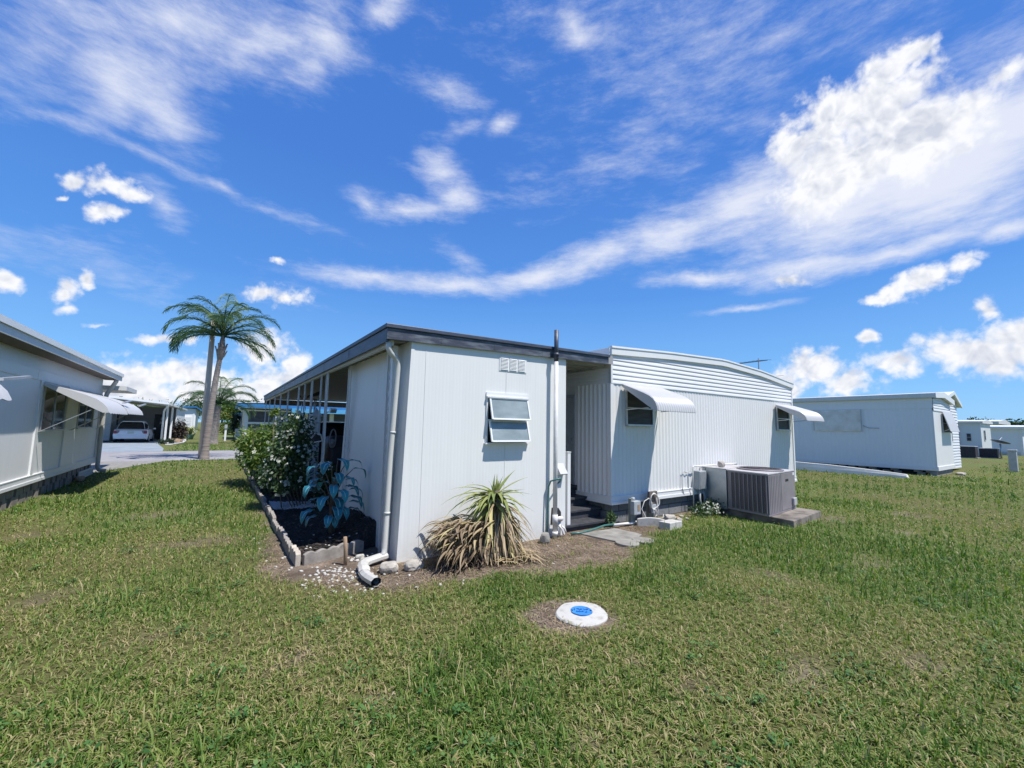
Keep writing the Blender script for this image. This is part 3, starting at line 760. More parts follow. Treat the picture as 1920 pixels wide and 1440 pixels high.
for x in (2.25, 3.05, 3.9): b.prism([(x, 2.635 + (x - XL) * .02), (x + .012, 2.635 + (x - XL) * .02), (x + .03, 2.74 + (x - XL) * .0145), (x + .018, 2.74 + (x - XL) * .0145)], 'y', YF - .003, YF - .0005)
b.build('front_fascia', M['navyworn'], sh)
b = MB(); b.prism([(XL - .02, 2.750), (5.36, 2.803), (5.36, 2.850), (XL - .02, 2.800)], 'y', YF - .022, YF + .04)
b.box(XL - .02, XL + .04, YF + .041, YB, 2.749, 2.799); b.build('drip_edge', M['navy'], sh, bevel=.006)
b = MB(); b.box(XL, XL + .025, YF + .026, YB, 2.585, 2.745)
for y in (6.7, 8.6, 10.5, 12.4, 14.6, 17.): b.box(XL - .003, XL - .0005, y, y + .012, 2.588, 2.742)
b.build('side_fascia', M['navy'], sh)
b = MB(); b.box(XL + .06, XL + .12, YF + .1, YB - .05, 2.56, 2.625); b.box(1.895, 1.93, YF + .05, 8, 2.641, 2.65); b.build('gutter_beam', M['oldtrim'], sh)
b = MB(); b.box(XL + .03, 5.46, YB - .12, YB - .03, 2.40, 2.64); b.build('end_beam', M['wood'], sh)
# decorative posts: two bars with scrolls between
def column(y, x=1.635, w=.13, z1=2.57):
    b = MB(); b.box(x - .013, x + .013, y - w / 2 - .013, y - w / 2 + .013, 0, z1); b.box(x - .013, x + .013, y + w / 2 - .013, y + w / 2 + .013, 0, z1)
    c = b.build('post', M['oldtrim'], sh)
    s = MB(); z = .18; k = 0
    while z < z1 - .25:
        sg = 1 if k % 2 else -1; pts = []
        for i in range(13):
            t = i / 12; pts.append((x, y + sg * w * .34 * math.sin(PI * 2 * t), z + .30 * t + .03 * math.sin(PI * 4 * t)))
        s.tube(pts, .007, 5, False)
        s.tube([(x, y + .025 * math.cos(a), z + .33 + .025 * math.sin(a)) for a in np.linspace(0, 2 * PI, 9)], .006, 5, False)
        z += .40; k += 1
    s.build('scrollwork', M['oldtrim'], c)
for y in (8.62, 10.25, 12.15, 14.25, 16.2, 18.0, 19.9, 21.7): column(y)
column(7.55, 1.79, .13, 2.6); column(5.36, 1.76, .14, 2.6)
for y in (9.2, 11.2):
    b = MB(); b.box(1.62, 1.65, y - .015, y + .015, 0, 2.56); b.build('post', M['oldtrim'], sh)
b = MB(); b.box(1.74, 1.80, 5.20, 5.26, 0, 2.6); b.build('post', M['trim'], sh)
# gutter outlet and downspout by the corner
b = MB(); b.tube([(1.60, 4.97, 2.60), (1.605, 4.972, 2.52), (1.63, 4.98, 2.47), (1.70, 5.02, 2.43), (1.745, 5.04, 2.38), (1.755, 5.05, 2.30), (1.715, 5.06, 1.2), (1.70, 5.06, .16), (1.695, 5.05, .10), (1.66, 5.03, .075)], .035, 10)
for z in (.55, 1.5): b.tube([(1.695 + .024 * z, 5.055, z), (1.696 + .024 * z, 5.055, z + .02)], .039, 10)
b.build('downspout', M['spout'], sh)
# push-out window
T = FRONT(FY); wx0, wx1 = 2.995, 3.645
b = MB(); T.box(b, wx0 - .025, wx0, 0, .02, 1.385, 2.005); T.box(b, wx1, wx1 + .025, 0, .02, 1.385, 2.005); T.box(b, wx0 - .03, wx1 + .03, 0, .018, 2.005, 2.07)
T.box(b, wx0 - .03, wx1 + .03, .019, .05, 1.995, 2.015); T.box(b, wx0 - .045, wx1 + .045, 0, .05, 1.365, 1.383); T.box(b, wx0, wx1, 0, .03, 1.685, 1.70)
w = b.build('window', M['trim'], sh)
b = MB(); T.box(b, wx0, wx1, .001, .005, 1.385, 2.004); b.build('opening', M['dark'], w)
for za, zb in ((1.995, 1.70), (1.685, 1.40)):
    s = MB(); th = .082; f = .022
    P = lambda u, t, o=0: T(u, .03 + th * t + o * .94, za + (zb - za) * t + o * .3)
    def sbar(ua, ta, ub, tb):
        s.bar(P(ua, ta), P(ub, tb), f, .02, up=(0, -1, .3))
    sbar(wx0 + .02, 0, wx0 + .02, 1); sbar(wx1 + .0, 0, wx1 + .0, 1); sbar(wx0 + .03, .02, wx1 - .01, .02); sbar(wx0 + .03, .98, wx1 - .01, .98)
    sa = s.build('sash', M['trim'], w)
    g = MB(); g.quad(P(wx0 + .02, .02), P(wx1, .02), P(wx1, .98), P(wx0 + .02, .98)); g.build('pane', M['frost'], w)
# louvred gable vent
b = MB(); T.box(b, 3.17, 3.645, 0, .008, 2.385, 2.60)
for c in range(3):
    for r in range(9):
        u0 = 3.195 + c * .148; z = 2.405 + r * .0195
        b.add([T(u0, .008, z + .011), T(u0 + .125, .008, z + .011), T(u0 + .125, .017, z), T(u0, .017, z)], [(0, 1, 2, 3)])
b.build('vent', M['trim'], sh)
# soil pipe up the wall and over the roof edge
b = MB(); b.tube([(4.128, 4.835, .0), (4.128, 4.835, 2.60)], .033, 14); b.tube([(4.128, 4.835, .20), (4.128, 4.835, .34)], .041, 14); b.tube([(4.128, 4.835, .05), (4.128, 4.835, .10)], .044, 14)
pp = b.build('vent_pipe', M['pvc'], sh)
b = MB(); b.tube([(4.128, 4.835, 2.60), (4.128, 4.835, 3.085)], .034, 14); b.tube([(4.128, 4.835, 2.68), (4.128, 4.835, 2.73)], .043, 14); b.build('pipe_top', M['navy'], pp)
b = MB(); b.tube([(4.15, 4.835, .27), (4.22, 4.83, .275), (4.255, 4.84, .27), (4.265, 4.87, .25), (4.265, 4.95, .24)], .034, 12); b.tube([(4.225, 4.86, .22), (4.225, 4.86, .02)], .028, 10)
b.tube([(4.20, 4.84, .18), (4.25, 4.82, .12), (4.27, 4.81, .04)], .012, 8); b.tube([(4.27, 4.85, .16), (4.31, 4.83, .12), (4.33, 4.82, .06)], .014, 8); b.build('drain_elbow', M['pvc'], pp)
b = MB(); b.prism([(4.13, .18), (4.33, .18), (4.33, .34), (4.28, .405), (4.15, .42)], 'y', FY - .006, FY - .001); b.build('access_hole', M['dark'], sh)
b = MB(); y0, y1 = FY - .10, FY
b.add([(4.225, y1, 1.065), (4.375, y1, 1.065), (4.225, y1, .90), (4.375, y1, .90), (4.235, y0, .915), (4.385, y0, .915), (4.24, y0 + .01, .90), (4.38, y0 + .01, .90)],
      [(0, 1, 5, 4), (0, 4, 6, 2), (1, 3, 7, 5), (4, 5, 7, 6)]); b.build('dryer_hood', M['awning'], sh, bevel=.003)

# floodlight and little lamp on the carport posts
fl = thing('floodlight', 'white floodlight clamped high on the nearest carport post', 'lamp', (1.70, 8.55, 1.84))
b = MB(); b.tube([(1.64, 8.58, 1.80), (1.70, 8.50, 1.84)], .014, 8); b.build('bracket', M['trim'], fl)
b = MB(); b.rbox((1.735, 8.46, 1.845), (.13, .05, .085), (.5, 0, .25)); b.build('lamp_head', M['trim'], fl, bevel=.008)
b = MB(); b.rbox((1.74, 8.43, 1.83), (.11, .012, .065), (.5, 0, .25)); b.build('lens', M['frost'], fl)
fl = thing('solar_lamp', 'small dark solar lamp with pale frame at chest height on carport post', 'lamp', (1.56, 8.6, 1.32))
b = MB(); b.rbox((1.50, 8.55, 1.33), (.13, .02, .13), (.3, .5, .2)); b.build('panel', M['iron'], fl, bevel=.004)
b = MB()
for p, q in (((1.45, 8.54, 1.41), (1.56, 8.53, 1.40)), ((1.56, 8.53, 1.40), (1.60, 8.55, 1.28)), ((1.60, 8.55, 1.28), (1.46, 8.55, 1.25))): b.bar(p, q, .014, .014)
b.build('frame', M['trim'], fl)

# ---------------------------------------------------------------- the home beside it
MX0, MX1, MY = 5.5, 12.44, 5.0
ho = thing('mobile_home', 'white corrugated mobile home with lap sided gable band and two scalloped window awnings', 'mobile home', (MX0, MY, 0))
rt_ = lambda u: lerp(u, [(MX0, 2.895), (7.2, 2.985), (9.1, 3.045), (10.8, 2.95), (MX1, 2.775)])
T = FRONT(MY)
ribbed(T, MX0 + .045, MX1 - .04, .47, 2.385, .098, .008).build('front_wall', M['home'], ho)
b = MB(); b.box(MX0 + .01, MX1 - .01, MY + .012, 17.5, .34, 2.75); b.build('body', M['home'], ho)
lapped(T, MX0 + .03, MX1 - .03, 2.385, rt_, .083, .020, 24).build('gable_siding', M['lap'], ho)
TW = WEST(MX0)
ribbed(TW, MY + .03, 5.87, .47, 2.385, .105, .020).build('side_wall', M['home'], ho)
ribbed(TW, 6.80, 17.4, .47, 2.385, .105, .016, k=6).build('side_wall', M['home'], ho)
lapped(TW, MY + .03, 17.4, 2.385, lambda u: 2.66, .083, .020, 1).build('side_siding', M['lap'], ho)
b = MB(); T.box(b, MX0 - .022, MX0 + .045, -.02, .020, .47, 2.385); TW.box(b, MY - .018, MY + .03, -.02, .0215, .471, 2.384); T.box(b, MX0 - .012, MX0 + .03, 0, .026, 2.3845, 2.89); b.build('corner_trim', M['trim'], ho)
b = MB(); T.box(b, MX1 - .045, MX1 + .015, -.03, .022, .47, 2.385); T.box(b, MX1 - .03, MX1 + .012, 0, .026, 2.3845, 2.77); b.build('corner_trim', M['trim'], ho)
b = MB()   # skirt trim with a stepped profile
for TT, u0, u1 in ((T, MX0 - .0295, MX1 + .02), (TW, MY - .0275, 17.4)):
    TT.box(b, u0, u1, -.01, .028, .345, .47); TT.box(b, u0, u1, .0285, .040, .335, .385); TT.box(b, u0, u1, .029, .034, .452, .468)
b.build('skirt_trim', M['trim'], ho)
b = MB(); b.box(MX0 + .07, MX1 - .06, MY + .055, 17.3, 0, .34); b.build('block_skirting', M['block'], ho)
# roof edge: a bowed fascia with a folded lip
def bowed(b, z0, z1, y0, y1, n=28):
    us = [MX0 - .02 + (MX1 + .05 - MX0 + .02) * i / n for i in range(n + 1)]
    A = [(u, y0, rt_(u) + z0) for u in us]; B = [(u, y0, rt_(u) + z1) for u in us]; C = [(u, y1, rt_(u) + z1) for u in us]; Dd = [(u, y1, rt_(u) + z0) for u in us]
    b.grid([A, B, C, Dd, A], smooth=False); b.add([A[0], B[0], C[0], Dd[0]], [(0, 1, 2, 3)]); b.add([A[-1], B[-1], C[-1], Dd[-1]], [(0, 1, 2, 3)])
b = MB(); bowed(b, -.012, .10, MY - .052, MY + .02); bowed(b, .102, .118, MY - .064, MY + .02); bowed(b, .120, .138, MY - .056, MY + .02); b.build('fascia', M['trim'], ho)
b = MB(); bowed(b, -.10, .115, MY + .03, 17.5, 28); b.build('roof', M['trim'], ho)
for bx in ((MX0 - .045, MX0 - .022, MY - .02, 17.4, 2.86, 3.0), (MX1 + .03, MX1 + .055, MY - .02, 17.4, 2.70, 2.87)):
    b = MB(); b.box(*bx); b.build('eave_gutter', M['trim'], ho)
window(ho, FRONT(MY - .018), 5.875, 6.565, 1.69, 2.30, rails=(.47,))
window(ho, FRONT(MY - .018), 11.52, 12.13, 1.67, 2.24, rails=(.47,))
awning(ho, FRONT(MY - .02), 5.765, 6.835, 2.375, .70, .46, .0625, feet=.44)
awning(ho, FRONT(MY - .02), 11.42, 12.41, 2.275, .67, .385, .062, feet=.40)
TW = WEST(MX0 - .002)
b = MB(); TW.box(b, 5.88, 6.79, 0, .012, .55, 2.19); d = b.build('door', M['greybox'], ho)
b = MB(); TW.box(b, 5.875, 5.915, .013, .035, .55, 2.23); TW.box(b, 6.76, 6.80, .013, .035, .55, 2.23); TW.box(b, 5.915, 6.76, .013, .035, 2.19, 2.23); b.build('door_frame', M['alu'], d)
b = MB(); TW.box(b, 5.95, 5.975, .013, .05, 1.30, 1.40); b.build('door_handle', M['alu'], d)
# blank conduit, disconnect and line set fixed to the wall near the air conditioner
b = MB(); T.box(b, 7.86, 8.10, .02, .15, .44, .80); e = b.build('disconnect_box', M['greybox'], ho, bevel=.006)
b = MB(); T.box(b, 7.875, 8.085, .151, .158, .46, .78); b.build('box_cover', M['alu'], e)
for pts, r in (([(7.95, 4.91, .44), (7.93, 4.90, .25), (7.96, 4.88, .02)], .022), ([(8.04, 4.91, .44), (8.07, 4.88, .28), (8.04, 4.86, .02)], .017), ([(8.0, 4.93, .80), (8.0, 4.93, .85), (8.2, 4.94, .86)], .012),
               ([(7.7, 4.965, .80), (7.62, 4.965, .77), (7.52, 4.965, .80), (7.45, 4.965, .78), (7.44, 4.96, .5), (7.50, 4.96, .36)], .007)):
    b = MB(); b.tube(pts, r, 8); b.build('conduit', M['greybox'], e)
b = MB(); b.tube([(7.74, 4.915, .02), (7.74, 4.915, .875), (7.76, 4.915, .895), (9.38, 4.915, .90), (9.42, 4.93, .88), (9.42, 4.99, .86)], .0135, 8); b.build('drain_line', M['pvc'], ho)
# ---------------------------------------------------------------- foliage builders
def leaves(name, mt, par, blobs, n, size, seed=1, asp=2.2, droop=.3, shell=.55, vlo=0., vhi=1., up=.0):
    """leaf-sized faces through the volume of several ellipsoids (x, y, z, rx, ry, rz)"""
    g = np.random.default_rng(seed)
    w = np.array([bl[3] * bl[4] * bl[5] for bl in blobs]) ** (2 / 3); w /= w.sum()
    idx = g.choice(len(blobs), n, p=w); B = np.array(blobs)[idx]
    d = g.normal(size=(n, 3)); d /= np.linalg.norm(d, axis=1)[:, None]
    rr = np.clip(g.random(n) ** shell * (1 + .22 * g.normal(size=n)), .05, 1.25)
    C = B[:, :3] + d * B[:, 3:6] * rr[:, None]
    C[:, 2] = np.maximum(C[:, 2], .02)
    a = d * .8 + g.normal(size=(n, 3)) * .7; a[:, 2] += up - droop; a /= np.linalg.norm(a, axis=1)[:, None]
    s = np.cross(a, g.normal(size=(n, 3))); s /= np.linalg.norm(s, axis=1)[:, None] + 1e-9
    nn = np.cross(a, s)
    L = size * g.uniform(.6, 1.3, n)[:, None]; Wd = L / asp
    V = np.stack([C, C + a * L * .45 + s * Wd * .5 + nn * L * .06, C + a * L - nn * L * .1, C + a * L * .45 - s * Wd * .5 + nn * L * .06], 1).reshape(-1, 3)
    F = np.arange(4 * n).reshape(-1, 4)
    v = np.clip(vlo + (vhi - vlo) * (.5 * g.random(n) + .5 * g.random(len(blobs))[idx]), 0, 1)
    return npmesh(name, V, F, mt, par, {'v': np.repeat(v, 4)})
def blooms(name, par, blobs, n, size, seed=2, box=None):
    g = np.random.default_rng(seed); V, F, vv = [], [], []
    B = np.array(blobs)
    for i in range(n):
        q = B[g.integers(len(B))]; d = g.normal(size=3); d /= np.linalg.norm(d); d[1] -= .4; d[0] -= .25
        c = q[:3] + d * q[3:6] * g.uniform(.85, 1.12); c[2] = max(c[2], .1)
        nrm = d + g.normal(size=3) * .4 + np.array([-.2, -.5, .3]); nrm /= np.linalg.norm(nrm)
        u = np.cross(nrm, [.3, .2, 1]); u /= np.linalg.norm(u); w = np.cross(nrm, u); s = size * g.uniform(.7, 1.2)
        for k in range(5):
            a0 = 2 * PI * k / 5; e = lambda a, r, h=0: c + (u * math.cos(a) + w * math.sin(a)) * r * s + nrm * h * s
            b0 = len(V); V += [c, e(a0 - .42, .75, .15), e(a0, 1.0, .08), e(a0 + .42, .75, .15)]; F.append([b0, b0 + 1, b0 + 2, b0 + 3]); vv += [.2, .9, 1, .9]
    o = npmesh(name, np.array(V), np.array(F), M['petal'], par, {'v': vv})
    return tag(o, kind='stuff') if n > 100 else o
def stems(par, lines, r0=.012, mt=None, name='stem'):
    for pts in lines:
        b = MB(); n = len(pts); b.tube(pts, [r0 * (1 - .6 * i / (n - 1)) for i in range(n)], 6); b.build(name, mt or M['bark'], par)
def ribbon(V, F, A, pts, wid, nrm, v, fold=.25, e=None):
    """a long folded leaf along pts: two strips meeting at a keel"""
    n = len(pts); b0 = len(V)
    for i, p in enumerate(pts):
        t = (pts[min(i + 1, n - 1)] - pts[max(i - 1, 0)]).normalized()
        s = t.cross(nrm)
        if s.length < 1e-4: s = t.cross(Vector((1, .3, .2)))
        s.normalize(); k = s.cross(t); w = wid[i]
        for q, h in ((-1, fold), (0, 0), (1, fold)):
            V.append(p + s * w * q + k * w * h); A.append(v)
    for i in range(n - 1):
        a = b0 + i * 3
        F.append((a, a + 1, a + 4, a + 3)); F.append((a + 1, a + 2, a + 5, a + 4))

# ---------------------------------------------------------------- planting bed
def mound(x, y):
    h = .05 + .26 * np.clip((x - 1.15) / .6, 0, 1) ** 1.6 * np.clip((y - 5.30) / .5, 0, 1) * np.clip((9.0 - y) / 2.5, 0, 1)
    return h + (fbm(x, y, 9, 3, 2) - .5) * .07
bx = np.linspace(.84, 1.86, 34); by = np.concatenate([np.linspace(5.32, 9, 90), np.linspace(9.1, 21.2, 60)])
BX, BY = np.meshgrid(bx, by)
BX2 = BX.copy()
H = mound(BX, BY); H = np.where((BX < .86) | (BY < 5.47 + (BX - .85) * .30), -.02, H)
I = np.arange(BX.size).reshape(BX.shape); F = np.stack([I[:-1, :-1], I[:-1, 1:], I[1:, 1:], I[1:, :-1]], -1).reshape(-1, 4)
m, nt, b, out = newmat('bark_mulch')
p = geo(nt); n1 = noise(nt, mapping(nt, p, (1, .5, 1)), 55, 6, .75, dist=.6)
nt.links.new(ramp(nt, n1, [(.3, (.008, .007, .007)), (.5, (.028, .023, .021)), (.62, (.085, .062, .05)), (.75, (.17, .125, .09))]), b.inputs['Base Color']); b.inputs['Roughness'].default_value = .95
bump(nt, n1, b, 1., .03)
tag(npmesh('mulch', np.stack([BX.ravel(), BY.ravel(), H.ravel()], -1), F, m, smooth=True), kind='stuff', label='black bark mulch filling the narrow planting bed', cat='mulch')
def chips():
    n = 5200; x = rng.uniform(.9, 1.84, n); y = 5.36 + 4 * rng.random(n) ** 1.3
    kk = y > 5.50 + (x - .85) * .30; x, y = x[kk], y[kk]; n = len(x); z = mound(x, y) + rng.uniform(0, .012, n); V = []
    a = rng.uniform(0, 2 * PI, n); L = rng.uniform(.008, .035, n); w = rng.uniform(.003, .009, n); ti = rng.uniform(-.5, .5, n)
    cx, cy = np.cos(a), np.sin(a)
    P = [np.stack([x + s * cx * L - q * cy * w, y + s * cy * L + q * cx * w, z + s * ti * L * .7 + .004], -1) for s, q in ((-1, -1), (1, -1), (1, 1), (-1, 1))]
    mt = leafmat('mulch_chip', [(0, (.008, .007, .007)), (.7, (.03, .024, .02)), (.93, (.09, .065, .045)), (1, (.25, .2, .15))], .02, .9)
    tag(npmesh('mulch_chips', np.stack(P, 1).reshape(-1, 3), np.arange(4 * n).reshape(-1, 4), mt, attrs={'v': np.repeat(rng.random(n), 4)}), kind='stuff', label='loose dark bark chips over the planting bed', cat='mulch')
chips()
def stones_band():
    n = 2600; V, F = [], []
    base = np.array([(1, 0, 0), (-.9, .2, 0), (.1, 1, .1), (0, -1, .05), (.1, .1, .8), (0, 0, -.6)]); tri = np.array([(0, 2, 4), (2, 1, 4), (1, 3, 4), (3, 0, 4), (2, 0, 5), (1, 2, 5), (3, 1, 5), (0, 3, 5)])
    x = rng.uniform(.9, 1.8, n); y = 9.15 - .5 * (x - .9) + rng.uniform(-.36, .42, n); s = rng.uniform(.012, .026, n); z = mound(x, y) + .01
    a = rng.uniform(0, 2 * PI, n); c, sn = np.cos(a), np.sin(a)
    B = np.repeat(base[None], n, 0); Bx = B[..., 0] * c[:, None] - B[..., 1] * sn[:, None]; By = B[..., 0] * sn[:, None] + B[..., 1] * c[:, None]
    Vv = np.stack([x[:, None] + Bx * s[:, None], y[:, None] + By * s[:, None], z[:, None] + B[..., 2] * s[:, None]], -1).reshape(-1, 3)
    Fv = (np.arange(n)[:, None, None] * 6 + tri[None]).reshape(-1, 3)
    tag(npmesh('gravel', Vv, Fv, M['gravelw']), kind='stuff', label='band of white gravel across the planting bed', cat='gravel')
stones_band()

# scalloped edging blocks
def scallop(name, L, h, th, n, mt, x, y, z, rz, label, group, tilt=0):
    prof = [(-L / 2, -.05)]
    for k in range(n):
        for i in range(7):
            t = i / 6; prof.append((-L / 2 + L * (k + t) / n, h - .028 + .028 * math.sin(PI * t)))
    prof.append((L / 2, -.05))
    b = MB(); b.prism(prof, 'y', -th / 2, th / 2); o = b.build(name, mt, None, bevel=.005)
    o.location = (x, y, z); o.rotation_euler = (tilt, 0, rz); return tag(o, label, 'edging block', group)
G = 'scalloped edging blocks round the planting bed'
scallop('edging_block', .40, .155, .055, 3, M['edgepale'], .832, 5.60, 0, rad(91), 'pale cream edging block forming the front corner of the planting bed', G)
e0 = scallop('edging_block', .60, .135, .05, 4, M['edging'], .815, 6.13, 0, rad(90), 'low grey scalloped edging block in the long row beside the lawn', G)
for k in range(1, 25):
    o = e0.copy(); COL.objects.link(o); o.location = (.815 + .012 * math.sin(k * 2.3), 6.13 + k * .622, -.012 * (k % 3)); o.rotation_euler = (.03 * math.sin(k * 1.7), 0, rad(90 + 1.4 * math.sin(k * 1.3)))
scallop('edging_block', .42, .14, .055, 3, M['edging'], 1.095, 5.46, 0, rad(14), 'grey scalloped edging block facing the camera left of the wooden stake', G)
scallop('edging_block', .36, .15, .055, 2, M['edging'], 1.44, 5.575, 0, rad(19), 'grey scalloped edging block facing the camera right of the wooden stake', G)
b = MB(); b.tube([(1.295, 5.17, -.05), (1.288, 5.17, .17), (1.275, 5.165, .315)], [.019, .021, .02], 8); tag(b.build('stake', M['stake']), 'short round wooden stake standing before the scalloped edging', 'stake')

# white pebbles, each one its own
def pebble_mesh(i):
    g = random.Random(i); b = MB(); n, m_ = 7, 5; rows = []
    for j in range(m_):
        th = PI * (j + .5) / m_ - PI / 2; rows.append([(math.cos(th) * math.cos(2 * PI * k / n) * g.uniform(.85, 1.1), math.cos(th) * math.sin(2 * PI * k / n) * .72 * g.uniform(.85, 1.1), math.sin(th) * .5) for k in range(n)])
    b.grid(rows, smooth=True, closed=True); q = len(b.v) - m_ * n
    b.f += [tuple(range(q, q + n))[::-1], tuple(range(q + (m_ - 1) * n, q + m_ * n))]; b.sm += [True, True]
    return b
peb = [tag(pebble_mesh(i).build('pebble', M['pebble']), 'small white pebble strewn on bare soil by the planting bed', 'pebble', 'white pebbles by the planting bed') for i in range(4)]
cnt = 0
def drop(x, y, s, z=None):
    global cnt
    o = peb[cnt] if cnt < 4 else peb[cnt % 4].copy()
    if cnt >= 4: COL.objects.link(o)
    cnt += 1
    o.location = (x, y, s * .25 if z is None else z); o.scale = (s, s, s); o.rotation_euler = (random.uniform(-.3, .3), random.uniform(-.3, .3), random.uniform(0, 6.28))
while cnt < 128:
    x, y = random.gauss(1.12, .24), random.gauss(4.78, .28)
    if y < 5.3 and x > .78 and y > 4.1 and x + .3 * y < 2.95 + .3: drop(x, y, random.uniform(.011, .026))
for k in range(26): x = random.uniform(1.38, 1.72); drop(x, random.uniform(5.22, 5.42), random.uniform(.014, .03))
for k in range(16): drop(random.uniform(.5, .78), random.uniform(4.9, 8.2), random.uniform(.012, .026))
for k in range(16): x, y = random.uniform(.95, 1.6), random.uniform(5.6, 6.7); drop(x, y, random.uniform(.012, .024), float(mound(np.array(x), np.array(y))) + .012)
for x, y in ((2.15, 3.95), (2.2, 4.02), (2.62, 3.9), (3.35, 3.95), (3.9, 4.5), (1.72, 4.1), (1.95, 4.05)): drop(x, y, .022)

def rock(name, c, s, mt, seed, label, cat, rz=0, group=None):
    bm = bmesh.new(); bmesh.ops.create_icosphere(bm, subdivisions=3, radius=1); g = random.Random(seed); o3 = Vector((g.uniform(-9, 9), g.uniform(-9, 9), 3))
    from mathutils import noise as mn
    for v in bm.verts:
        f = 1 + .22 * mn.noise(v.co * 1.3 + o3) + .09 * mn.noise(v.co * 4 + o3); v.co = v.co * f
        v.co.z = max(min(v.co.z, .72), -.6); v.co.x = max(min(v.co.x, .9), -.9); v.co.x *= s[0]; v.co.y *= s[1]; v.co.z *= s[2]
    me = bpy.data.meshes.new(name); bm.to_mesh(me); bm.free(); me.materials.append(mt)
    o = bpy.data.objects.new(name, me); COL.objects.link(o); o.location = c; o.rotation_euler = (0, 0, rz)
    LOC[o.name] = Vector(c)
    return tag(o, label, cat, group)
rock('rock', (1.63, 4.68, .05), (.11, .085, .075), M['stone'], 1, 'broken pale rock beside the end of the white drain spout', 'rock')
rock('rock', (1.90, 4.63, .05), (.125, .075, .075), M['stone'], 2, 'larger pale rock by the shed corner next to the yucca roots', 'rock', .2)
rock('rock', (3.86, 4.73, .06), (.09, .07, .10), M['concrete'], 3, 'tilted grey rock at the foot of the white soil pipe', 'rock', .6)
rock('rock', (1.49, 5.30, .03), (.06, .03, .035), M['pebble'], 4, 'flat white stone among pebbles right of the stake', 'rock', .1)
rock('rock', (1.51, 5.17, .025), (.065, .03, .03), M['pebble'], 6, 'white rectangular stone just above the drain spout bend', 'rock', -.1)

# rain spout extension lying on the grass
sp_ = thing('drain_spout', 'dirty white flexible downspout extension lying bent on the ground', 'drain pipe', (1.6, 4.9, 0))
def rect_sweep(b, pts, w, h, crin=0):
    rows = []; n = len(pts)
    for i, p in enumerate(pts):
        t = (Vector(pts[min(i + 1, n - 1)]) - Vector(pts[max(i - 1, 0)])).normalized(); s = t.cross(Vector((0, 0, 1))).normalized(); u = s.cross(t)
        k = 1 + (crin if i % 2 else 0)
        rows.append([Vector(p) + s * (w / 2 * k * math.cos(a)) * (1.15 if abs(math.cos(a)) > .3 else 1) + u * (h / 2 * k * math.sin(a)) for a in [PI / 4 * q + PI / 8 for q in range(8)]])
    b.grid(rows, smooth=False, closed=True)
b = MB(); rect_sweep(b, [(1.72, 5.06, .07), (1.62, 5.03, .065), (1.50, 4.985, .06), (1.43, 4.93, .058), (1.395, 4.84, .056), (1.39, 4.76, .055)], .105, .085)
b.build('elbow', M['spout'], sp_)
b = MB(); rect_sweep(b, [(1.39 - .004 * i, 4.77 - .017 * i, .055) for i in range(10)], .095, .08, .17); b.build('bellows', M['spout'], sp_)
b = MB(); rect_sweep(b, [(1.355, 4.62, .055), (1.35, 4.54, .056), (1.352, 4.42, .062), (1.372, 4.28, .066)], .098, .092); b.build('mouth', M['spout'], sp_)
b = MB(); rect_sweep(b, [(1.352, 4.50, .058), (1.371, 4.29, .064)], .092, .086); b.build('lining', M['dark'], sp_)

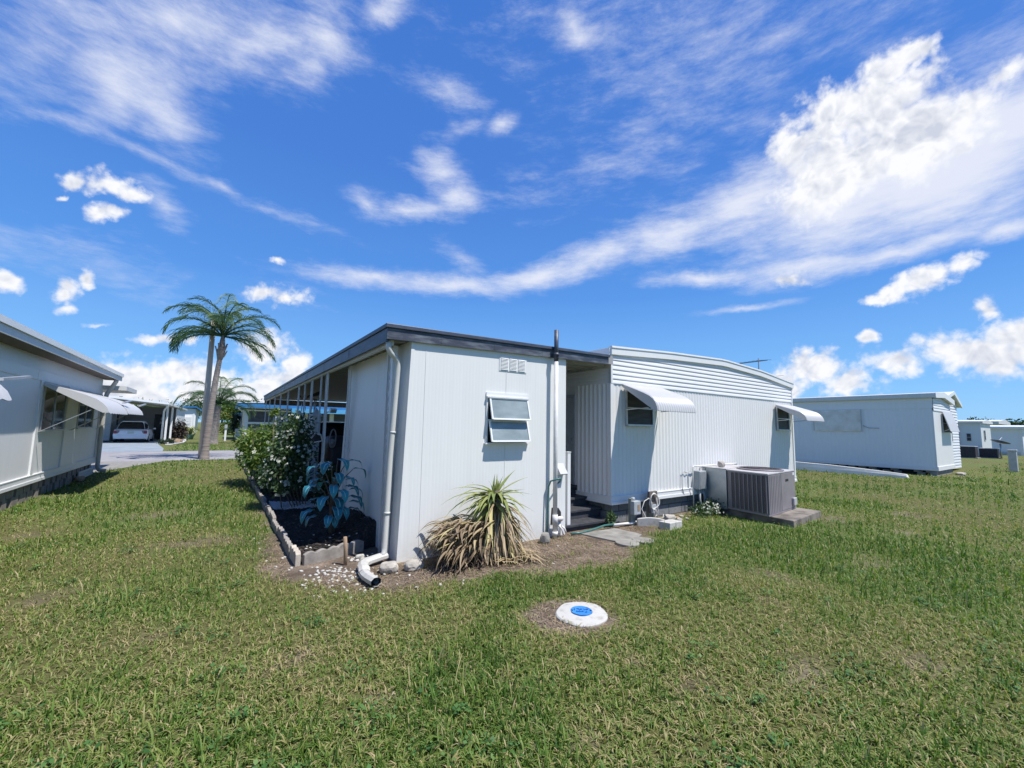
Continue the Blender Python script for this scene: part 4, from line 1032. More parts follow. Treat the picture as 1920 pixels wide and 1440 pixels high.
# ---------------------------------------------------------------- plants of the bed
hs = thing('broadleaf_plant', 'leafy plant with drooping blue green pale veined leaves in the mulch', 'plant', (1.40, 6.30, .1))
HB = Vector((1.36, 6.30, .12))
def hosta():
    V, F, A, E = [], [], [], []
    spec = [(-2.8, .90, .40, .32), (-2.2, .94, .22, .34), (-1.1, .98, .10, .34), (-.4, .96, .34, .36), (.1, .84, .50, .34), (2.6, .78, .44, .30), (-2.5, .66, .52, .36), (-1.9, .64, .24, .34), (3.0, .56, .46, .30), (-.6, .62, .32, .36),
            (.0, .56, .42, .34), (-1.4, .46, .16, .38), (-1.0, .34, .22, .34), (-2.7, .34, .58, .34), (-2.0, .26, .42, .30), (-.3, .40, .42, .40), (-.1, .30, .40, .32), (.5, .58, .48, .3), (-1.7, .22, .20, .28), (2.2, .66, .2, .3), (1.3, .70, .3, .3), (-.8, .48, .42, .38), (2.9, .45, .3, .32), (.9, .42, .36, .3), (-1.6, .80, .26, .32), (-2.9, .72, .34, .3), (-.9, .74, .28, .3), (-1.7, .36, .34, .36), (-2.3, .50, .36, .36), (-.2, .70, .30, .32), (-1.2, .58, .36, .34), (-3.0, .24, .36, .3)]
    g = random.Random(4); st = []
    for an, z, r, L in spec:
        an += g.uniform(-.15, .15); dr = Vector((math.cos(an), math.sin(an), 0)); r *= .62
        p0 = HB + dr * .03 + Vector((0, 0, max(.05, z - .32))); p1 = HB + dr * r * .8 + Vector((0, 0, z)); L *= 1.0
        st.append([HB + dr * .02, p0, (p0 + p1) / 2 + Vector((0, 0, .05)), p1])
        sd = dr.cross(Vector((0, 0, 1))); b0 = len(V); n = 9; v = g.random(); W = L * .20
        for i in range(n):
            t = i / (n - 1); a = -.25 + 1.75 * t * g.uniform(.95, 1.05)
            c = p1 + dr * L * (math.sin(a + .25) / 1.75 * 1.0) * .95 + Vector((0, 0, L * (.28 * t - .95 * t * t * .75)))
            w = W * (math.sin(PI * min(1, t * .93 + .05)) ** .75) * (1 - .25 * t)
            for q, h, ee in ((-1, .10, 1), (-.84, .12, .8), (-.4, .10, 0), (-.06, .01, 0.2), (.06, .01, .2), (.4, .10, 0), (.84, .12, .8), (1, .10, 1)):
                V.append(c + sd * w * q + Vector((0, 0, h * w * 1.6 + .012 * math.sin(t * 14) * abs(q)))); A.append(min(1, v * .7 + .3 * t)); E.append(1.0 if abs(q) == 1 or (abs(q) == .06 and t < .8) else (.75 if abs(q) > .8 else .0))
        for i in range(n - 1):
            for k in range(7): F.append((b0 + i * 8 + k, b0 + i * 8 + k + 1, b0 + i * 8 + 8 + k + 1, b0 + i * 8 + 8 + k))
    npmesh('foliage', np.array(V), np.array(F), M['hosta'], hs, {'v': A, 'e': E}, smooth=True)
    for pts in st[:8]:
        b = MB(); b.tube(pts, [.011, .009, .007, .005], 6); b.build('stem', M['bark'], hs)
hosta()
b = MB(); b.tube([(1.38, 6.33, .1), (1.39, 6.36, .45), (1.38, 6.37, .80)], [.045, .04, .025], 8); b.build('trunk', M['bark'], hs)

js = thing('jasmine_bush', 'tall open bush dotted with white flowers beside the near fence post', 'bush', (1.2, 8.8, .05))
JB = [(1.20, 9.0, 1.55, .30, .34, .24), (1.34, 9.05, 1.28, .24, .34, .26), (1.02, 8.95, 1.10, .28, .34, .24), (1.26, 8.85, .98, .26, .3, .22), (1.12, 8.9, .72, .30, .34, .22), (.92, 9.0, .80, .20, .3, .2), (1.30, 8.9, .56, .2, .3, .16), (1.45, 8.95, 1.02, .12, .2, .1), (1.02, 8.8, .44, .16, .22, .14), (1.12, 9.2, 1.34, .2, .3, .2)]
leaves('foliage', M['jasleaf'], js, JB, 4200, .075, 21, 2.0, .25, .5)
blooms('flowers', js, JB, 260, .027, 22)
stems(js, [[(1.20 + .05 * k, 8.72 + .03 * k, .05), (1.16 + .07 * (k - 2), 8.78, .45), (1.16 + .11 * (k - 2), 8.88, .95), (1.16 + .08 * (k - 2), 8.95, 1.45)] for k in range(5)] + [[(1.03, 8.75, .05), (.98, 8.8, .4), (.9, 8.9, .8)], [(1.42, 8.8, .05), (1.46, 8.8, .6), (1.44, 8.85, 1.05)]], .011)
ys = thing('bright_bush', 'sprawling yellow green leafy bush at the far end of the planting bed', 'bush', (.95, 12.4, .05))
YB = [(.75, 12.6, 1.12, .38, .6, .34), (1.15, 12.2, 1.28, .34, .5, .34), (.85, 12.2, .72, .40, .6, .34), (1.25, 11.9, .85, .34, .5, .36), (.66, 12.9, .86, .26, .5, .3), (1.05, 11.6, .5, .36, .5, .30), (.8, 13.4, 1.0, .4, .6, .4), (1.1, 11.3, 1.0, .25, .35, .3)]
leaves('foliage', M['yelleaf'], ys, YB, 5200, .11, 31, 2.8, .35, .5)
blooms('flowers', ys, [(.68, 12.2, .85, .26, .3, .2), (.9, 11.8, .7, .3, .3, .3), (1.1, 11.4, .55, .25, .3, .2)], 40, .045, 32)
stems(ys, [[(.95 + .06 * k, 12.3 - .1 * k, .05), (.9 + .12 * k, 12.2, .6), (.85 + .16 * k, 12.1, 1.2)] for k in range(-1, 3)], .014)
ds = thing('dark_bush', 'low dark green bush with white flowers under the leafy bushes', 'bush', (1.1, 10.6, .05))
leaves('foliage', M['jasleaf'], ds, [(.98, 10.6, .42, .2, .5, .30), (1.3, 10.4, .5, .3, .5, .34), (1.0, 11.2, .4, .25, .4, .28), (1.45, 10.1, .4, .25, .4, .3)], 2600, .08, 41, 2.2, .2, .5, 0, .6)
blooms('flowers', ds, [(.95, 10.3, .42, .16, .3, .2), (1.12, 10.0, .35, .2, .2, .15)], 24, .034, 42)
ws = thing('flowering_plant', 'dark leafed plant with white flowers between carport post and shed wall', 'plant', (1.72, 8.3, .05))
leaves('foliage', M['darkleaf'], ws, [(1.70, 8.35, .70, .13, .2, .22), (1.76, 8.4, .45, .14, .2, .3), (1.62, 8.45, .3, .14, .2, .2)], 900, .09, 51, 2.2, .1, .5)
for k in range(9): blooms('flower', ws, [(1.68, 8.3, .82, .14, .12, .08)], 1, .045, 52 + k)
stems(ws, [[(1.72, 8.3, .05), (1.71, 8.33, .4), (1.70, 8.35, .8)]], .01)
ts = thing('tall_flower', 'single tall stalk with a pale yellow flower head rising from the bushes', 'flower', (1.0, 10.9, .05))
b = MB(); b.tube([(1.0, 10.9, .05), (1.02, 10.9, .9), (1.0, 10.9, 1.80)], [.012, .01, .007], 6); b.build('stem', M['bark'], ts)
leaves('flower_head', M['yelleaf'], ts, [(1.0, 10.9, 1.84, .11, .11, .09)], 130, .06, 61, 1.6, .1, .6, .6, 1)
# white fence of square posts with pointed caps, low boards between
fe = thing('picket_fence', 'white vinyl fence with tall square posts and pointed caps behind the bushes', 'fence', (2.02, 11.8, 0))
for k, y in enumerate((11.8, 14.6, 17.5, 20.3)):
    b = MB(); b.box(1.92, 2.12, y - .1, y + .1, .012, 1.78); b.box(1.90, 2.14, y - .12, y + .12, 1.62, 1.66); p_ = b.build('post', M['trim'], fe, bevel=.006)
    c = MB(); c.add([(1.895, y - .125, 1.781), (2.145, y - .125, 1.781), (2.145, y + .125, 1.781), (1.895, y + .125, 1.781), (1.895, y - .125, 1.81), (2.145, y - .125, 1.81), (2.145, y + .125, 1.81), (1.895, y + .125, 1.81), (2.02, y, 2.0)],
                    [(0, 1, 5, 4), (1, 2, 6, 5), (2, 3, 7, 6), (3, 0, 4, 7), (4, 5, 8), (5, 6, 8), (6, 7, 8), (7, 4, 8), (0, 3, 2, 1)]); c.build('cap', M['trim'], p_)
    if k < 3:
        r = MB(); y1 = (14.6, 17.5, 20.3)[k] - .1
        r.box(2.0, 2.04, y + .1, y1, 1.02, 1.10); r.box(2.0, 2.04, y + .1, y1, .22, .30); rr_ = r.build('rail', M['trim'], fe)
        q = MB(); yy = y + .2
        while yy < y1 - .12: q.prism([(yy, .12), (yy + .13, .12), (yy + .13, 1.16), (yy + .065, 1.24), (yy, 1.16)], 'x', 1.975, 1.995); yy += .19
        q.build('boards', M['trim'], fe)
# wind chimes, covered grill, hanging oval under the carport
def chime(x, y, label, wing):
    t = thing('wind_chime', label, 'wind chime', (x, y, 2.62))
    b = MB(); b.tube([(x, y, 2.64), (x, y, 2.52)], .003, 4); b.tube([(x, y, 2.36), (x, y, 2.30)], .003, 4); b.build('cord', M['iron'], t)
    b = MB()
    if wing: b.prism([(x - .20, 2.37), (x - .05, 2.36), (x + .10, 2.40), (x + .22, 2.56), (x + .06, 2.50), (x - .06, 2.43)], 'y', y - .012, y + .012)
    else:
        for s in (-1, 0, 1): b.prism([(x + s * .11 - .035, 2.42), (x + s * .11 + .035, 2.42), (x + s * .13 + .01, 2.52 - abs(s) * .02), (x + s * .13 - .01, 2.52 - abs(s) * .02)], 'y', y - .01, y + .01)
        b.prism([(x - .17, 2.44), (x, 2.37), (x + .17, 2.44), (x + .1, 2.40), (x, 2.36), (x - .1, 2.40)], 'y', y - .012, y + .012)
    b.build('ornament', M['iron'], t)
    b = MB(); b.lathe([(.085, 0), (.085, .02)], (x, y, 2.28), 14); b.build('disc', M['iron'], t)
    for k in range(5):
        a = 2 * PI * k / 5; b = MB(); b.tube([(x + .06 * math.cos(a), y + .06 * math.sin(a), 2.28), (x + .06 * math.cos(a), y + .06 * math.sin(a), 2.0 - .05 * (k % 3))], .011, 6); b.build('tube', M['alu'], t)
chime(2.16, 14.9, 'wind chime with a flower shaped dark top hanging in the carport', False)
chime(2.18, 13.2, 'wind chime with a dark bird shaped top hanging in the carport', True)
gr = thing('covered_grill', 'tall grill under a dark maroon vinyl cover behind the shed', 'grill', (2.08, 9.3, .012))
bm_rows = []
for z, sx, sy in ((.03, .30, .34), (.5, .30, .34), (.95, .29, .33), (1.18, .285, .32), (1.30, .26, .29), (1.345, .20, .22), (1.36, .02, .02)):
    bm_rows.append([(2.06 + sx * math.copysign(abs(math.cos(a)) ** .45, math.cos(a)) + .012 * math.sin(5 * a + z * 7), 9.3 + sy * math.copysign(abs(math.sin(a)) ** .45, math.sin(a)) + .012 * math.cos(4 * a + z * 5), z) for a in [2 * PI * k / 28 for k in range(28)]])
b = MB(); b.grid(bm_rows, smooth=True, closed=True); b.build('cover', M['maroon'], gr)
for dx in (-.22, .22):
    b = MB(); b.tube([(2.06 + dx, 9.05, .05), (2.06 + dx, 9.0, .05)], .045, 12); b.build('wheel', M['rubber'], gr)
hb = thing('oval_ornament', 'pale oval woven ornament hanging beside the carport post', 'ornament', (1.86, 9.0, 1.32))
b = MB(); ring = [(1.845 + .055 * math.cos(a), 8.85 - .02 * math.sin(a), 1.32 + .17 * math.sin(a)) for a in np.linspace(0, 2 * PI, 25)]
b.tube(ring, [.013 + .016 * max(0, -math.sin(a)) for a in np.linspace(0, 2 * PI, 25)], 8, False); b.build('rim', M['wicker'], hb)
b = MB(); b.lathe([(.0, -.10), (.04, -.09), (.052, -.04), (.03, .02)], (1.845, 8.87, 1.28), 12); b.build('basket', M['wicker'], hb)

# ---------------------------------------------------------------- yucca against the shed
yu = thing('yucca', 'shaggy yucca with green crown and skirt of dead tan leaves against shed wall', 'yucca', (2.72, 4.56, 0))
def yucca():
    g = random.Random(12); U = Vector((0, 0, 1))
    def arc(p, an, L, e0, e1, n=8, sag=0, curl=0):
        pts = [Vector(p)]; st = L / (n - 1)
        for i in range(n - 1):
            t = i / (n - 2); e = e0 + (e1 - e0) * t ** 1.3; a = an + curl * t
            q = pts[-1] + Vector((math.cos(a) * math.cos(e), math.sin(a) * math.cos(e), math.sin(e))) * st
            q.y = min(q.y, 4.915 - .006 * g.random()); q.z = max(q.z, .012 + .03 * g.random()); pts.append(q)
        return pts
    V, F, A = [], [], []
    top = Vector((2.93, 4.58, .74))
    def leaf(p, an, L, e0, e1, w, v, n=8, curl=0, fold=.35):
        pts = arc(p, an, L, e0, e1, n, curl=curl); wid = [w * (.75 + .5 * math.sin(PI * min(1, i / (n - 1) * 1.1))) * (1 - (i / (n - 1)) ** 2.4) + .0008 for i in range(n)]
        ribbon(V, F, A, pts, wid, U, v, fold)
    for k in range(16): leaf(top + Vector((g.uniform(-.04, .04), 0, .0)), g.uniform(-PI, PI), g.uniform(.14, .27), rad(g.uniform(58, 88)), rad(g.uniform(45, 88)), .013, g.uniform(.1, .7), 6)
    for k in range(46): leaf(top + Vector((g.uniform(-.05, .05), 0, g.uniform(-.14, .03))), g.choice((PI + g.uniform(-.6, .9), PI + g.uniform(-.6, .9), PI + g.uniform(-.4, .6), -PI / 2 + g.uniform(-.9, .5))), g.uniform(.36, .62), rad(g.uniform(-10, 30)), rad(g.uniform(-60, -25)), g.uniform(.018, .028), g.uniform(0, .75), 9, g.uniform(-.3, .3))
    for an, L, e0, e1 in ((.05, .62, 4, -14), (-.12, .64, -18, -30), (-.35, .5, 35, 18), (.2, .46, 48, 30), (-.2, .42, 12, 2), (PI + .1, .72, 24, -8), (PI - .3, .74, 12, -35), (PI + .3, .70, 20, -40), (PI, .78, 5, -45), (PI + .2, .66, 35, -20)): leaf(top, an, L, rad(e0), rad(e1), .025, g.uniform(.1, .6), 8, 0, .3)
    npmesh('green_leaves', np.array(V), np.array(F), M['yucca'], yu, {'v': A}, smooth=True)
    V, F, A = [], [], []
    base = Vector((2.93, 4.57, .58))
    for k in range(430):
        an = g.uniform(-PI - .35, .35); h = g.uniform(-.34, .10); leaf(base + Vector((g.uniform(-.08, .08), g.uniform(-.07, .05), h)), an, g.uniform(.38, .66), rad(g.uniform(-60, -5)), rad(g.uniform(-88, -62)), g.uniform(.009, .019), min(1, max(0, g.gauss(.55, .25))), 9, g.uniform(-.5, .5), g.uniform(.1, .6))
    lo = Vector((2.62, 4.50, .40))       # the fallen side, leaves combed to the left
    for k in range(420):
        p = lo + Vector((g.uniform(-.38, .22), g.uniform(-.16, .26), g.uniform(-.26, .10)))
        leaf(p, PI + g.uniform(-.75, 1.0), g.uniform(.20, .42), rad(g.uniform(-20, 22)), rad(g.uniform(-75, -20)), g.uniform(.008, .017), min(1, max(0, g.gauss(.42, .25))), 8, g.uniform(-.6, .6), g.uniform(.1, .6))
    for k in range(60): leaf(Vector((2.98, 4.5, .05)) + Vector((g.uniform(-.25, .3), g.uniform(-.3, .1), 0)), g.uniform(-2.6, .3), g.uniform(.15, .35), rad(g.uniform(0, 20)), rad(-30), .010, g.uniform(.3, .9), 6)
    npmesh('dead_leaves', np.array(V), np.array(F), M['dead'], yu, {'v': A}, smooth=True)
    V, F, A = [], [], []
    for k in range(260):
        p = Vector((2.36, 4.56, .17)) + Vector((g.uniform(-.20, .32), g.uniform(-.26, .22), g.uniform(-.16, .12)))
        leaf(p, g.choice((PI, PI, -PI / 2)) + g.uniform(-1.1, 1.1), g.uniform(.10, .34), rad(g.uniform(-25, 45)), rad(g.uniform(-60, 20)), g.uniform(.0016, .004), g.random(), 6, g.uniform(-.8, .8))
    npmesh('roots', np.array(V), np.array(F), M['root'], yu, {'v': A})
yucca()
b = MB(); b.tube([(2.30, 4.55, .12), (2.55, 4.57, .22), (2.80, 4.58, .42), (2.91, 4.58, .62), (2.94, 4.58, .80)], [.12, .15, .13, .09, .04], 12); b.build('trunk', M['bark'], yu)

# ---------------------------------------------------------------- steps, stones and fittings between shed and home
st = thing('porch_steps', 'weathered black timber steps climbing between shed and mobile home', 'steps', (5.0, 5.4, 0))
for i, (y0, z, x1) in enumerate(((5.02, .105, 5.46), (5.29, .255, 5.565), (5.56, .40, 5.565), (5.83, .56, 5.565))):
    b = MB(); b.box(4.46, x1, y0 - .03, (y0 + .28) if i < 3 else 6.95, z - .04, z); b.build('tread', M['black'], st, bevel=.006)
    b = MB(); b.box(4.50, x1 - .04, y0, y0 + .03, 0.004, z - .042); b.build('riser', M['black'], st)
b = MB(); b.box(4.545, 4.61, 5.03, 5.095, 0, 1.215); b.box(4.538, 4.617, 5.023, 5.102, 1.2155, 1.228); tag(b.build('rail_post', M['trim'], None, bevel=.003, at=(4.577, 5.06, 0)), 'plain square white post standing at the foot of the black steps', 'post')
def slab(name, poly, z0, z1, mt, label, cat, bevel=.008):
    b = MB(); b.prism(poly, 'z', z0, z1); cx = sum(p[0] for p in poly) / len(poly); cy = sum(p[1] for p in poly) / len(poly)
    return tag(b.build(name, mt, None, bevel=bevel, at=(cx, cy, 0)), label, cat)
slab('paving_slab', [(4.60, 4.82), (4.70, 4.42), (4.77, 4.10), (5.08, 4.16), (5.40, 4.30), (5.36, 4.60), (5.33, 4.78)], -.04, .022, M['concrete'], 'large cracked concrete slab on the soil before the black steps', 'paving slab')
disc = lambda cx, cy, r, n=22, s=1: [(cx + r * (1 + .04 * math.sin(3 * a + s)) * math.cos(a), cy + r * (1 + .03 * math.cos(4 * a + s)) * math.sin(a)) for a in [2 * PI * k / n for k in range(n)]]
slab('stepping_stone', disc(4.80, 4.07, .165), -.03, .034, M['concrete'], 'round stepping stone nearest the lawn overlapping the large slab', 'stepping stone')
slab('stepping_stone', disc(5.12, 4.06, .155, s=2), -.03, .030, M['concrete'], 'round stepping stone to the right half sunk beside the cable blocks', 'stepping stone')
b = MB(); b.tube([(4.44, 4.83, .03), (4.60, 4.80, .03), (4.85, 4.80, .045), (5.15, 4.83, .07), (5.38, 4.84, .065)], .016, 8); tag(b.build('garden_hose', M['hose'], None, at=(4.9, 4.8, 0)), 'green garden hose running from the shed corner to the white pipe', 'hose')
b = MB(); b.tube([(4.035, 4.90, .01), (4.025, 4.885, .25), (4.035, 4.885, .60), (4.04, 4.88, .74), (4.07, 4.87, .82), (4.14, 4.75, .865), (4.22, 4.82, .85), (4.255, 4.88, .80), (4.20, 4.90, .765)], .0125, 8); tag(b.build('garden_hose', M['hose'], None, at=(4.05, 4.88, 0)), 'dark green hose looped over the white soil pipe on the wall', 'hose')
b = MB(); b.tube([(5.36, 4.83, .055), (5.75, 4.80, .045), (6.17, 4.86, .04)], .021, 10); tag(b.build('water_pipe', M['pvc'], None, at=(5.7, 4.82, 0)), 'straight white plastic pipe along the foot of the block skirting', 'pipe')
def pedestal(x, y, h, w, label, boxz, big):
    t = thing('meter_post', label, 'meter post', (x, y, 0))
    b = MB(); b.box(x - w, x + w, y, y + .07, 0, h); b.build('post', M['tree_post'], t, bevel=.004)
    if big:
        b = MB(); b.box(x - .085, x + .085, y - .085, y - .002, boxz - .11, boxz + .11); q = b.build('meter_box', M['greybox'], t, bevel=.008)
        c = MB(); c.box(x + .00, x + .055, y - .09, y - .086, boxz - .05, boxz + .05); c.build('label_plate', M['stake'], q)
        c = MB(); c.tube([(x, y + .01, boxz + .11), (x, y + .01, boxz + .16)], .028, 12); c.build('conduit_hub', M['greybox'], q)
    else:
        b = MB(); b.box(x - .11, x + .11, y - .05, y - .002, boxz - .17, boxz + .19); q = b.build('meter_board', M['greybox'] if big else M['wood'], t, bevel=.004)
        c = MB(); c.box(x - .09, x + .04, y - .085, y - .052, boxz - .17, boxz - .03); c.build('junction_box', M['greybox'], q, bevel=.004)
pedestal(5.82, 4.80, .44, .05, 'grey electric meter box on a short green treated post', .30, True)
pedestal(6.37, 4.86, .40, .06, 'weathered wooden board on a low post behind the cable coil', .33, False)
b = MB(); g = random.Random(3); pts = []
for k in range(60):
    a = 2 * PI * k / 20 - 1.2; r = .12 + .012 * math.sin(k * .9); pts.append((6.34 + r * math.cos(a), 4.785 - .0015 * k * .3 + .006 * math.sin(k), .355 + 1.08 * r * math.sin(a)))
pts = [(6.15, 4.6, .03), (6.02, 4.70, .12), (5.98, 4.76, .26), (6.08, 4.78, .38), (6.2, 4.78, .42)] + pts + [(6.42, 4.76, .14), (6.34, 4.76, .10), (6.30, 4.76, .20)]
b.tube(pts, .0075, 6); tag(b.build('cable_coil', M['wire'], None, at=(6.34, 4.78, .2)), 'coiled white cable hanging on the weathered wooden board', 'cable')
b = MB(); b.tube([(6.40, 4.77, .42), (6.42, 4.76, .2), (6.38, 4.74, .09), (6.50, 4.72, .07), (6.56, 4.75, .12)], .006, 6); tag(b.build('cable', M['wire'], None, at=(6.42, 4.76, 0)), 'loose thin white cable trailing below the coil', 'cable')
b = MB(); b.rbox((6.20, 4.36, .055), (.40, .20, .12), (0, .04, .12)); tag(b.build('concrete_block', M['whiteconc'], None, bevel=.008, at=(6.2, 4.36, 0)), 'pale square concrete block in front of the cable coil', 'concrete block')
scallop('edging_piece', .46, .12, .06, 1, M['whiteconc'], 6.04, 4.62, .02, rad(-40), 'curved pale concrete edging piece leaning by the meter post', None)
rock('rock', (6.42, 4.52, .12), (.12, .09, .06), M['stone'], 9, 'rounded tan rock lying on the pale concrete block', 'rock')
rock('rock', (6.62, 4.48, .06), (.07, .05, .05), M['stone'], 10, 'small pale rock right of the concrete block', 'rock', .5)
for k, (x, y, s) in enumerate(((6.75, 4.72, .05), (6.95, 4.75, .06), (7.15, 4.80, .05), (7.3, 4.72, .04), (7.05, 4.62, .045))):
    rock('rock', (x, y, .015), (s, s * .7, s * .6), M['stake'] if k % 2 else M['stone'], 20 + k, 'small tan rock in the rubble along the block skirting', 'rock', k, 'rubble rocks along the skirting')
wd = thing('weeds', 'patch of low weeds with tiny white flowers beside the galvanised duct', 'weeds', (7.85, 4.65, 0))
leaves('foliage', M['jasleaf'], wd, [(7.7, 4.68, .08, .32, .22, .10), (8.0, 4.72, .12, .2, .2, .14)], 1300, .05, 71, 2.2, -.1, .6)
blooms('flowers', wd, [(7.72, 4.62, .10, .3, .2, .08), (7.95, 4.7, .15, .18, .15, .1)], 110, .017, 72)
wd = thing('weeds', 'small tuft of green weeds at the right end of the black steps', 'weeds', (5.42, 4.95, 0))
leaves('foliage', M['jasleaf'], wd, [(5.42, 4.93, .12, .07, .06, .12)], 220, .07, 73, 3.5, -.3, .6)

# ---------------------------------------------------------------- air conditioner on its pad
slab('concrete_pad', [(8.08, 3.30), (9.60, 3.44), (9.52, 4.62), (8.22, 4.66)], -.02, .115, M['padconc'], 'thick stained concrete pad under the air conditioner', 'concrete pad', .012)
ac = thing('air_conditioner', 'boxy grey outdoor air conditioner with dark louvred coil beside the home', 'air conditioner', (8.7, 4.1, .115))
A_, B_, C_, D_ = Vector((8.03, 3.66, 0)), Vector((9.43, 3.80, 0)), Vector((9.36, 4.62, 0)), Vector((8.16, 4.47, 0))
def acbox(q, z0, z1, grow=0):
    c = (A_ + B_ + C_ + D_) / 4; b = MB(); P = [p + (p - c).normalized() * grow for p in q]
    b.prism([(p.x, p.y) for p in P], 'z', z0, z1); return b
acbox((A_, B_, C_, D_), .135, .83, -.012).build('cabinet', M['taupe'], ac)
acbox((A_, B_, C_, D_), .832, .862, .006).build('lid', M['taupelight'], ac, bevel=.008)
acbox((A_, B_, C_, D_), .117, .15, .004).build('base_rail', M['taupe'], ac, bevel=.004)
TA = Face(A_, (D_ - A_).normalized(), Vector((-(D_ - A_).normalized().y, (D_ - A_).normalized().x, 0))); LA = (D_ - A_).length
b = MB(); TA.box(b, .03, LA - .10, -.004, .004, .17, .81); b.build('coil', M['coil'], ac)
for i in range(9):
    u = .03 + (LA - .13) * i / 8; b = MB(); TA.box(b, u - .008, u + .008, .0045, .016, .165, .815); b.build('louvre_bar', M['taupe'], ac)
b = MB()
for i in range(40): z = .18 + i * .0157; TA.box(b, .03, LA - .10, .0042, .009, z, z + .003)
b.build('coil_guard', M['taupe'], ac)
TB = Face(A_, (B_ - A_).normalized(), Vector(((B_ - A_).normalized().y, -(B_ - A_).normalized().x, 0))); LB = (B_ - A_).length
b = MB(); TB.box(b, .01, .62, -.006, .004, .155, .825)
for i in range(7): u = .07 + i * .08; TB.box(b, u, u + .018, .0045, .009, .17, .81)
b.build('side_panel', M['taupe'], ac)
b = MB(); TB.box(b, .635, LB - .01, -.006, .006, .155, .825); q = b.build('access_panel', M['taupe'], ac, bevel=.004)
b = MB(); TB.box(b, .86, 1.02, .0065, .009, .67, .715); b.build('hand_slot', M['dark'], q)
b = MB(); TB.box(b, 1.26, 1.37, .0065, .009, .765, .815); b.build('sticker', M['paper'], q)
b = MB(); TB.box(b, 1.17, 1.34, .007, .05, .20, .34); b.build('service_port', M['taupelight'], q, bevel=.01)
fc_ = (A_ + B_ + C_ + D_) / 4 + Vector((.02, 0, 0)); b = MB(); b.lathe([(.40, .863), (.40, .885), (.375, .892), (.36, .865)], (fc_.x, fc_.y, 0), 36)
f_ = b.build('fan_shroud', M['taupe'], ac)
b = MB()
for r in (.06, .12, .18, .24, .30, .35): b.tube([(fc_.x + r * math.cos(a), fc_.y + r * math.sin(a), .889) for a in np.linspace(0, 2 * PI, 33)], .004, 4, False)
for k in range(8): a = PI * k / 8; b.tube([(fc_.x - .36 * math.cos(a), fc_.y - .36 * math.sin(a), .885), (fc_.x + .36 * math.cos(a), fc_.y + .36 * math.sin(a), .885)], .004, 4)
b.build('fan_grille', M['coil'], f_)
b = MB(); b.lathe([(.355, .864), (.355, .867)], (fc_.x, fc_.y, 0), 30); b.build('fan_well', M['dark'], f_)
du = thing('air_duct', 'galvanised sheet metal duct joining the air conditioner to the home wall', 'duct', (8.6, 4.8, 0))
b = MB(); b.prism([(8.15, 4.475), (9.30, 4.60), (9.30, 4.958), (8.15, 4.958)], 'z', .10, .855); b.build('casing', M['galv'], du)
b = MB(); b.prism([(8.135, 4.46), (9.32, 4.625), (9.32, 4.957), (8.135, 4.957)], 'z', .856, .872); b.build('top_flange', M['taupelight'], du)
b = MB(); b.box(8.133, 8.149, 4.90, 4.957, .06, .855); b.build('end_flange', M['galv'], du)
o = rock('rough_stone', (8.42, 4.72, .93), (.088, .07, .085), M['stone'], 33, 'rough tan stone weighing down the top of the metal duct', 'stone', .3)

# ---------------------------------------------------------------- utility cover in the lawn
uc = thing('utility_cover', 'white concrete ring with a blue round lid set flush in the lawn', 'utility cover', (2.69, 2.79, 0))
wob = [1 + .05 * math.sin(2 * a + .6) + .02 * math.sin(5 * a) + random.uniform(-.012, .012) for a in [2 * PI * k / 48 for k in range(48)]]
b = MB(); b.lathe([(.232, -.03), (.230, .010), (.220, .019), (.098, .030), (.094, .026), (.094, .0)], (2.69, 2.79, 0), 48, False, wob); b.build('concrete_ring', M['whiteconc'], uc)
b = MB(); b.lathe([(.0001, .030), (.082, .030), (.084, .033), (.092, .033), (.093, .016)], (2.695, 2.797, 0), 40, False); li = b.build('lid', M['blue'], uc)
b = MB(); g = random.Random(8)
ex = Vector((.83, -.56, 0)); ey = Vector((.56, .83, 0)); cc = Vector((2.695, 2.797, .0325))
for row, xs in ((.022, (-.05, -.025, .0, .025, .05)), (-.02, (-.045, -.02, .008, .035))):
    for x in xs:
        for q in range(3):
            p = cc + ex * (x + g.uniform(-.008, .008)) + ey * (row + g.uniform(-.014, .014)); an = g.choice((0, PI / 2, PI / 2, .9)); d_ = ex * math.cos(an) + ey * math.sin(an); ln = g.uniform(.006, .014)
            b.bar(p - d_ * ln, p + d_ * ln, .0035, .005)
b.build('raised_marks', plain('dark_blue_marks', (.02, .12, .36), (.015, .09, .28), .5, 20), li)
for s in (-1, 1):
    b = MB(); p = cc + ex * .082 * s; b.rbox((p.x, p.y, .0335), (.016, .011, .004), (0, 0, -.6)); b.build('lift_slot', M['dark'], li)
# ---------------------------------------------------------------- neighbour on the left
LX, LY1 = -2.95, 17.2
ln_ = thing('mobile_home', 'grey white mobile home with metal awnings and open block skirting along the left lawn', 'mobile home', (LX, LY1, 0))
T = EAST(LX)
b = MB(); b.box(-7.2, LX, 1.0, LY1, .36, 2.95); b.build('wall', M['left'], ln_)
b = MB(); T.box(b, 1.0, 11.98, .001, .004, .506, 2.334); b.build('panelling', M['left'], ln_)
b = MB(); T.box(b, 1.0, LY1 + .02, 0, .03, .355, .485); T.box(b, 1.0, LY1 + .02, .031, .045, .345, .40); T.box(b, 1.0, LY1 + .02, .0, .036, .487, .505); b.build('skirt_trim', M['trim'], ln_)
for u0, u1 in ((1.0, 11.755), (11.775, LY1 + .01)):
    b = MB(); T.box(b, u0, u1, 0, .022, 2.335, 2.525); b.build('frieze_board', M['trim'], ln_)
for u0, u1 in ((11.98, 12.12), (LY1 - .10, LY1 + .02)):
    b = MB(); T.box(b, u0, u1, .004, .03, .506, 2.333); b.build('corner_trim', M['trim'], ln_)
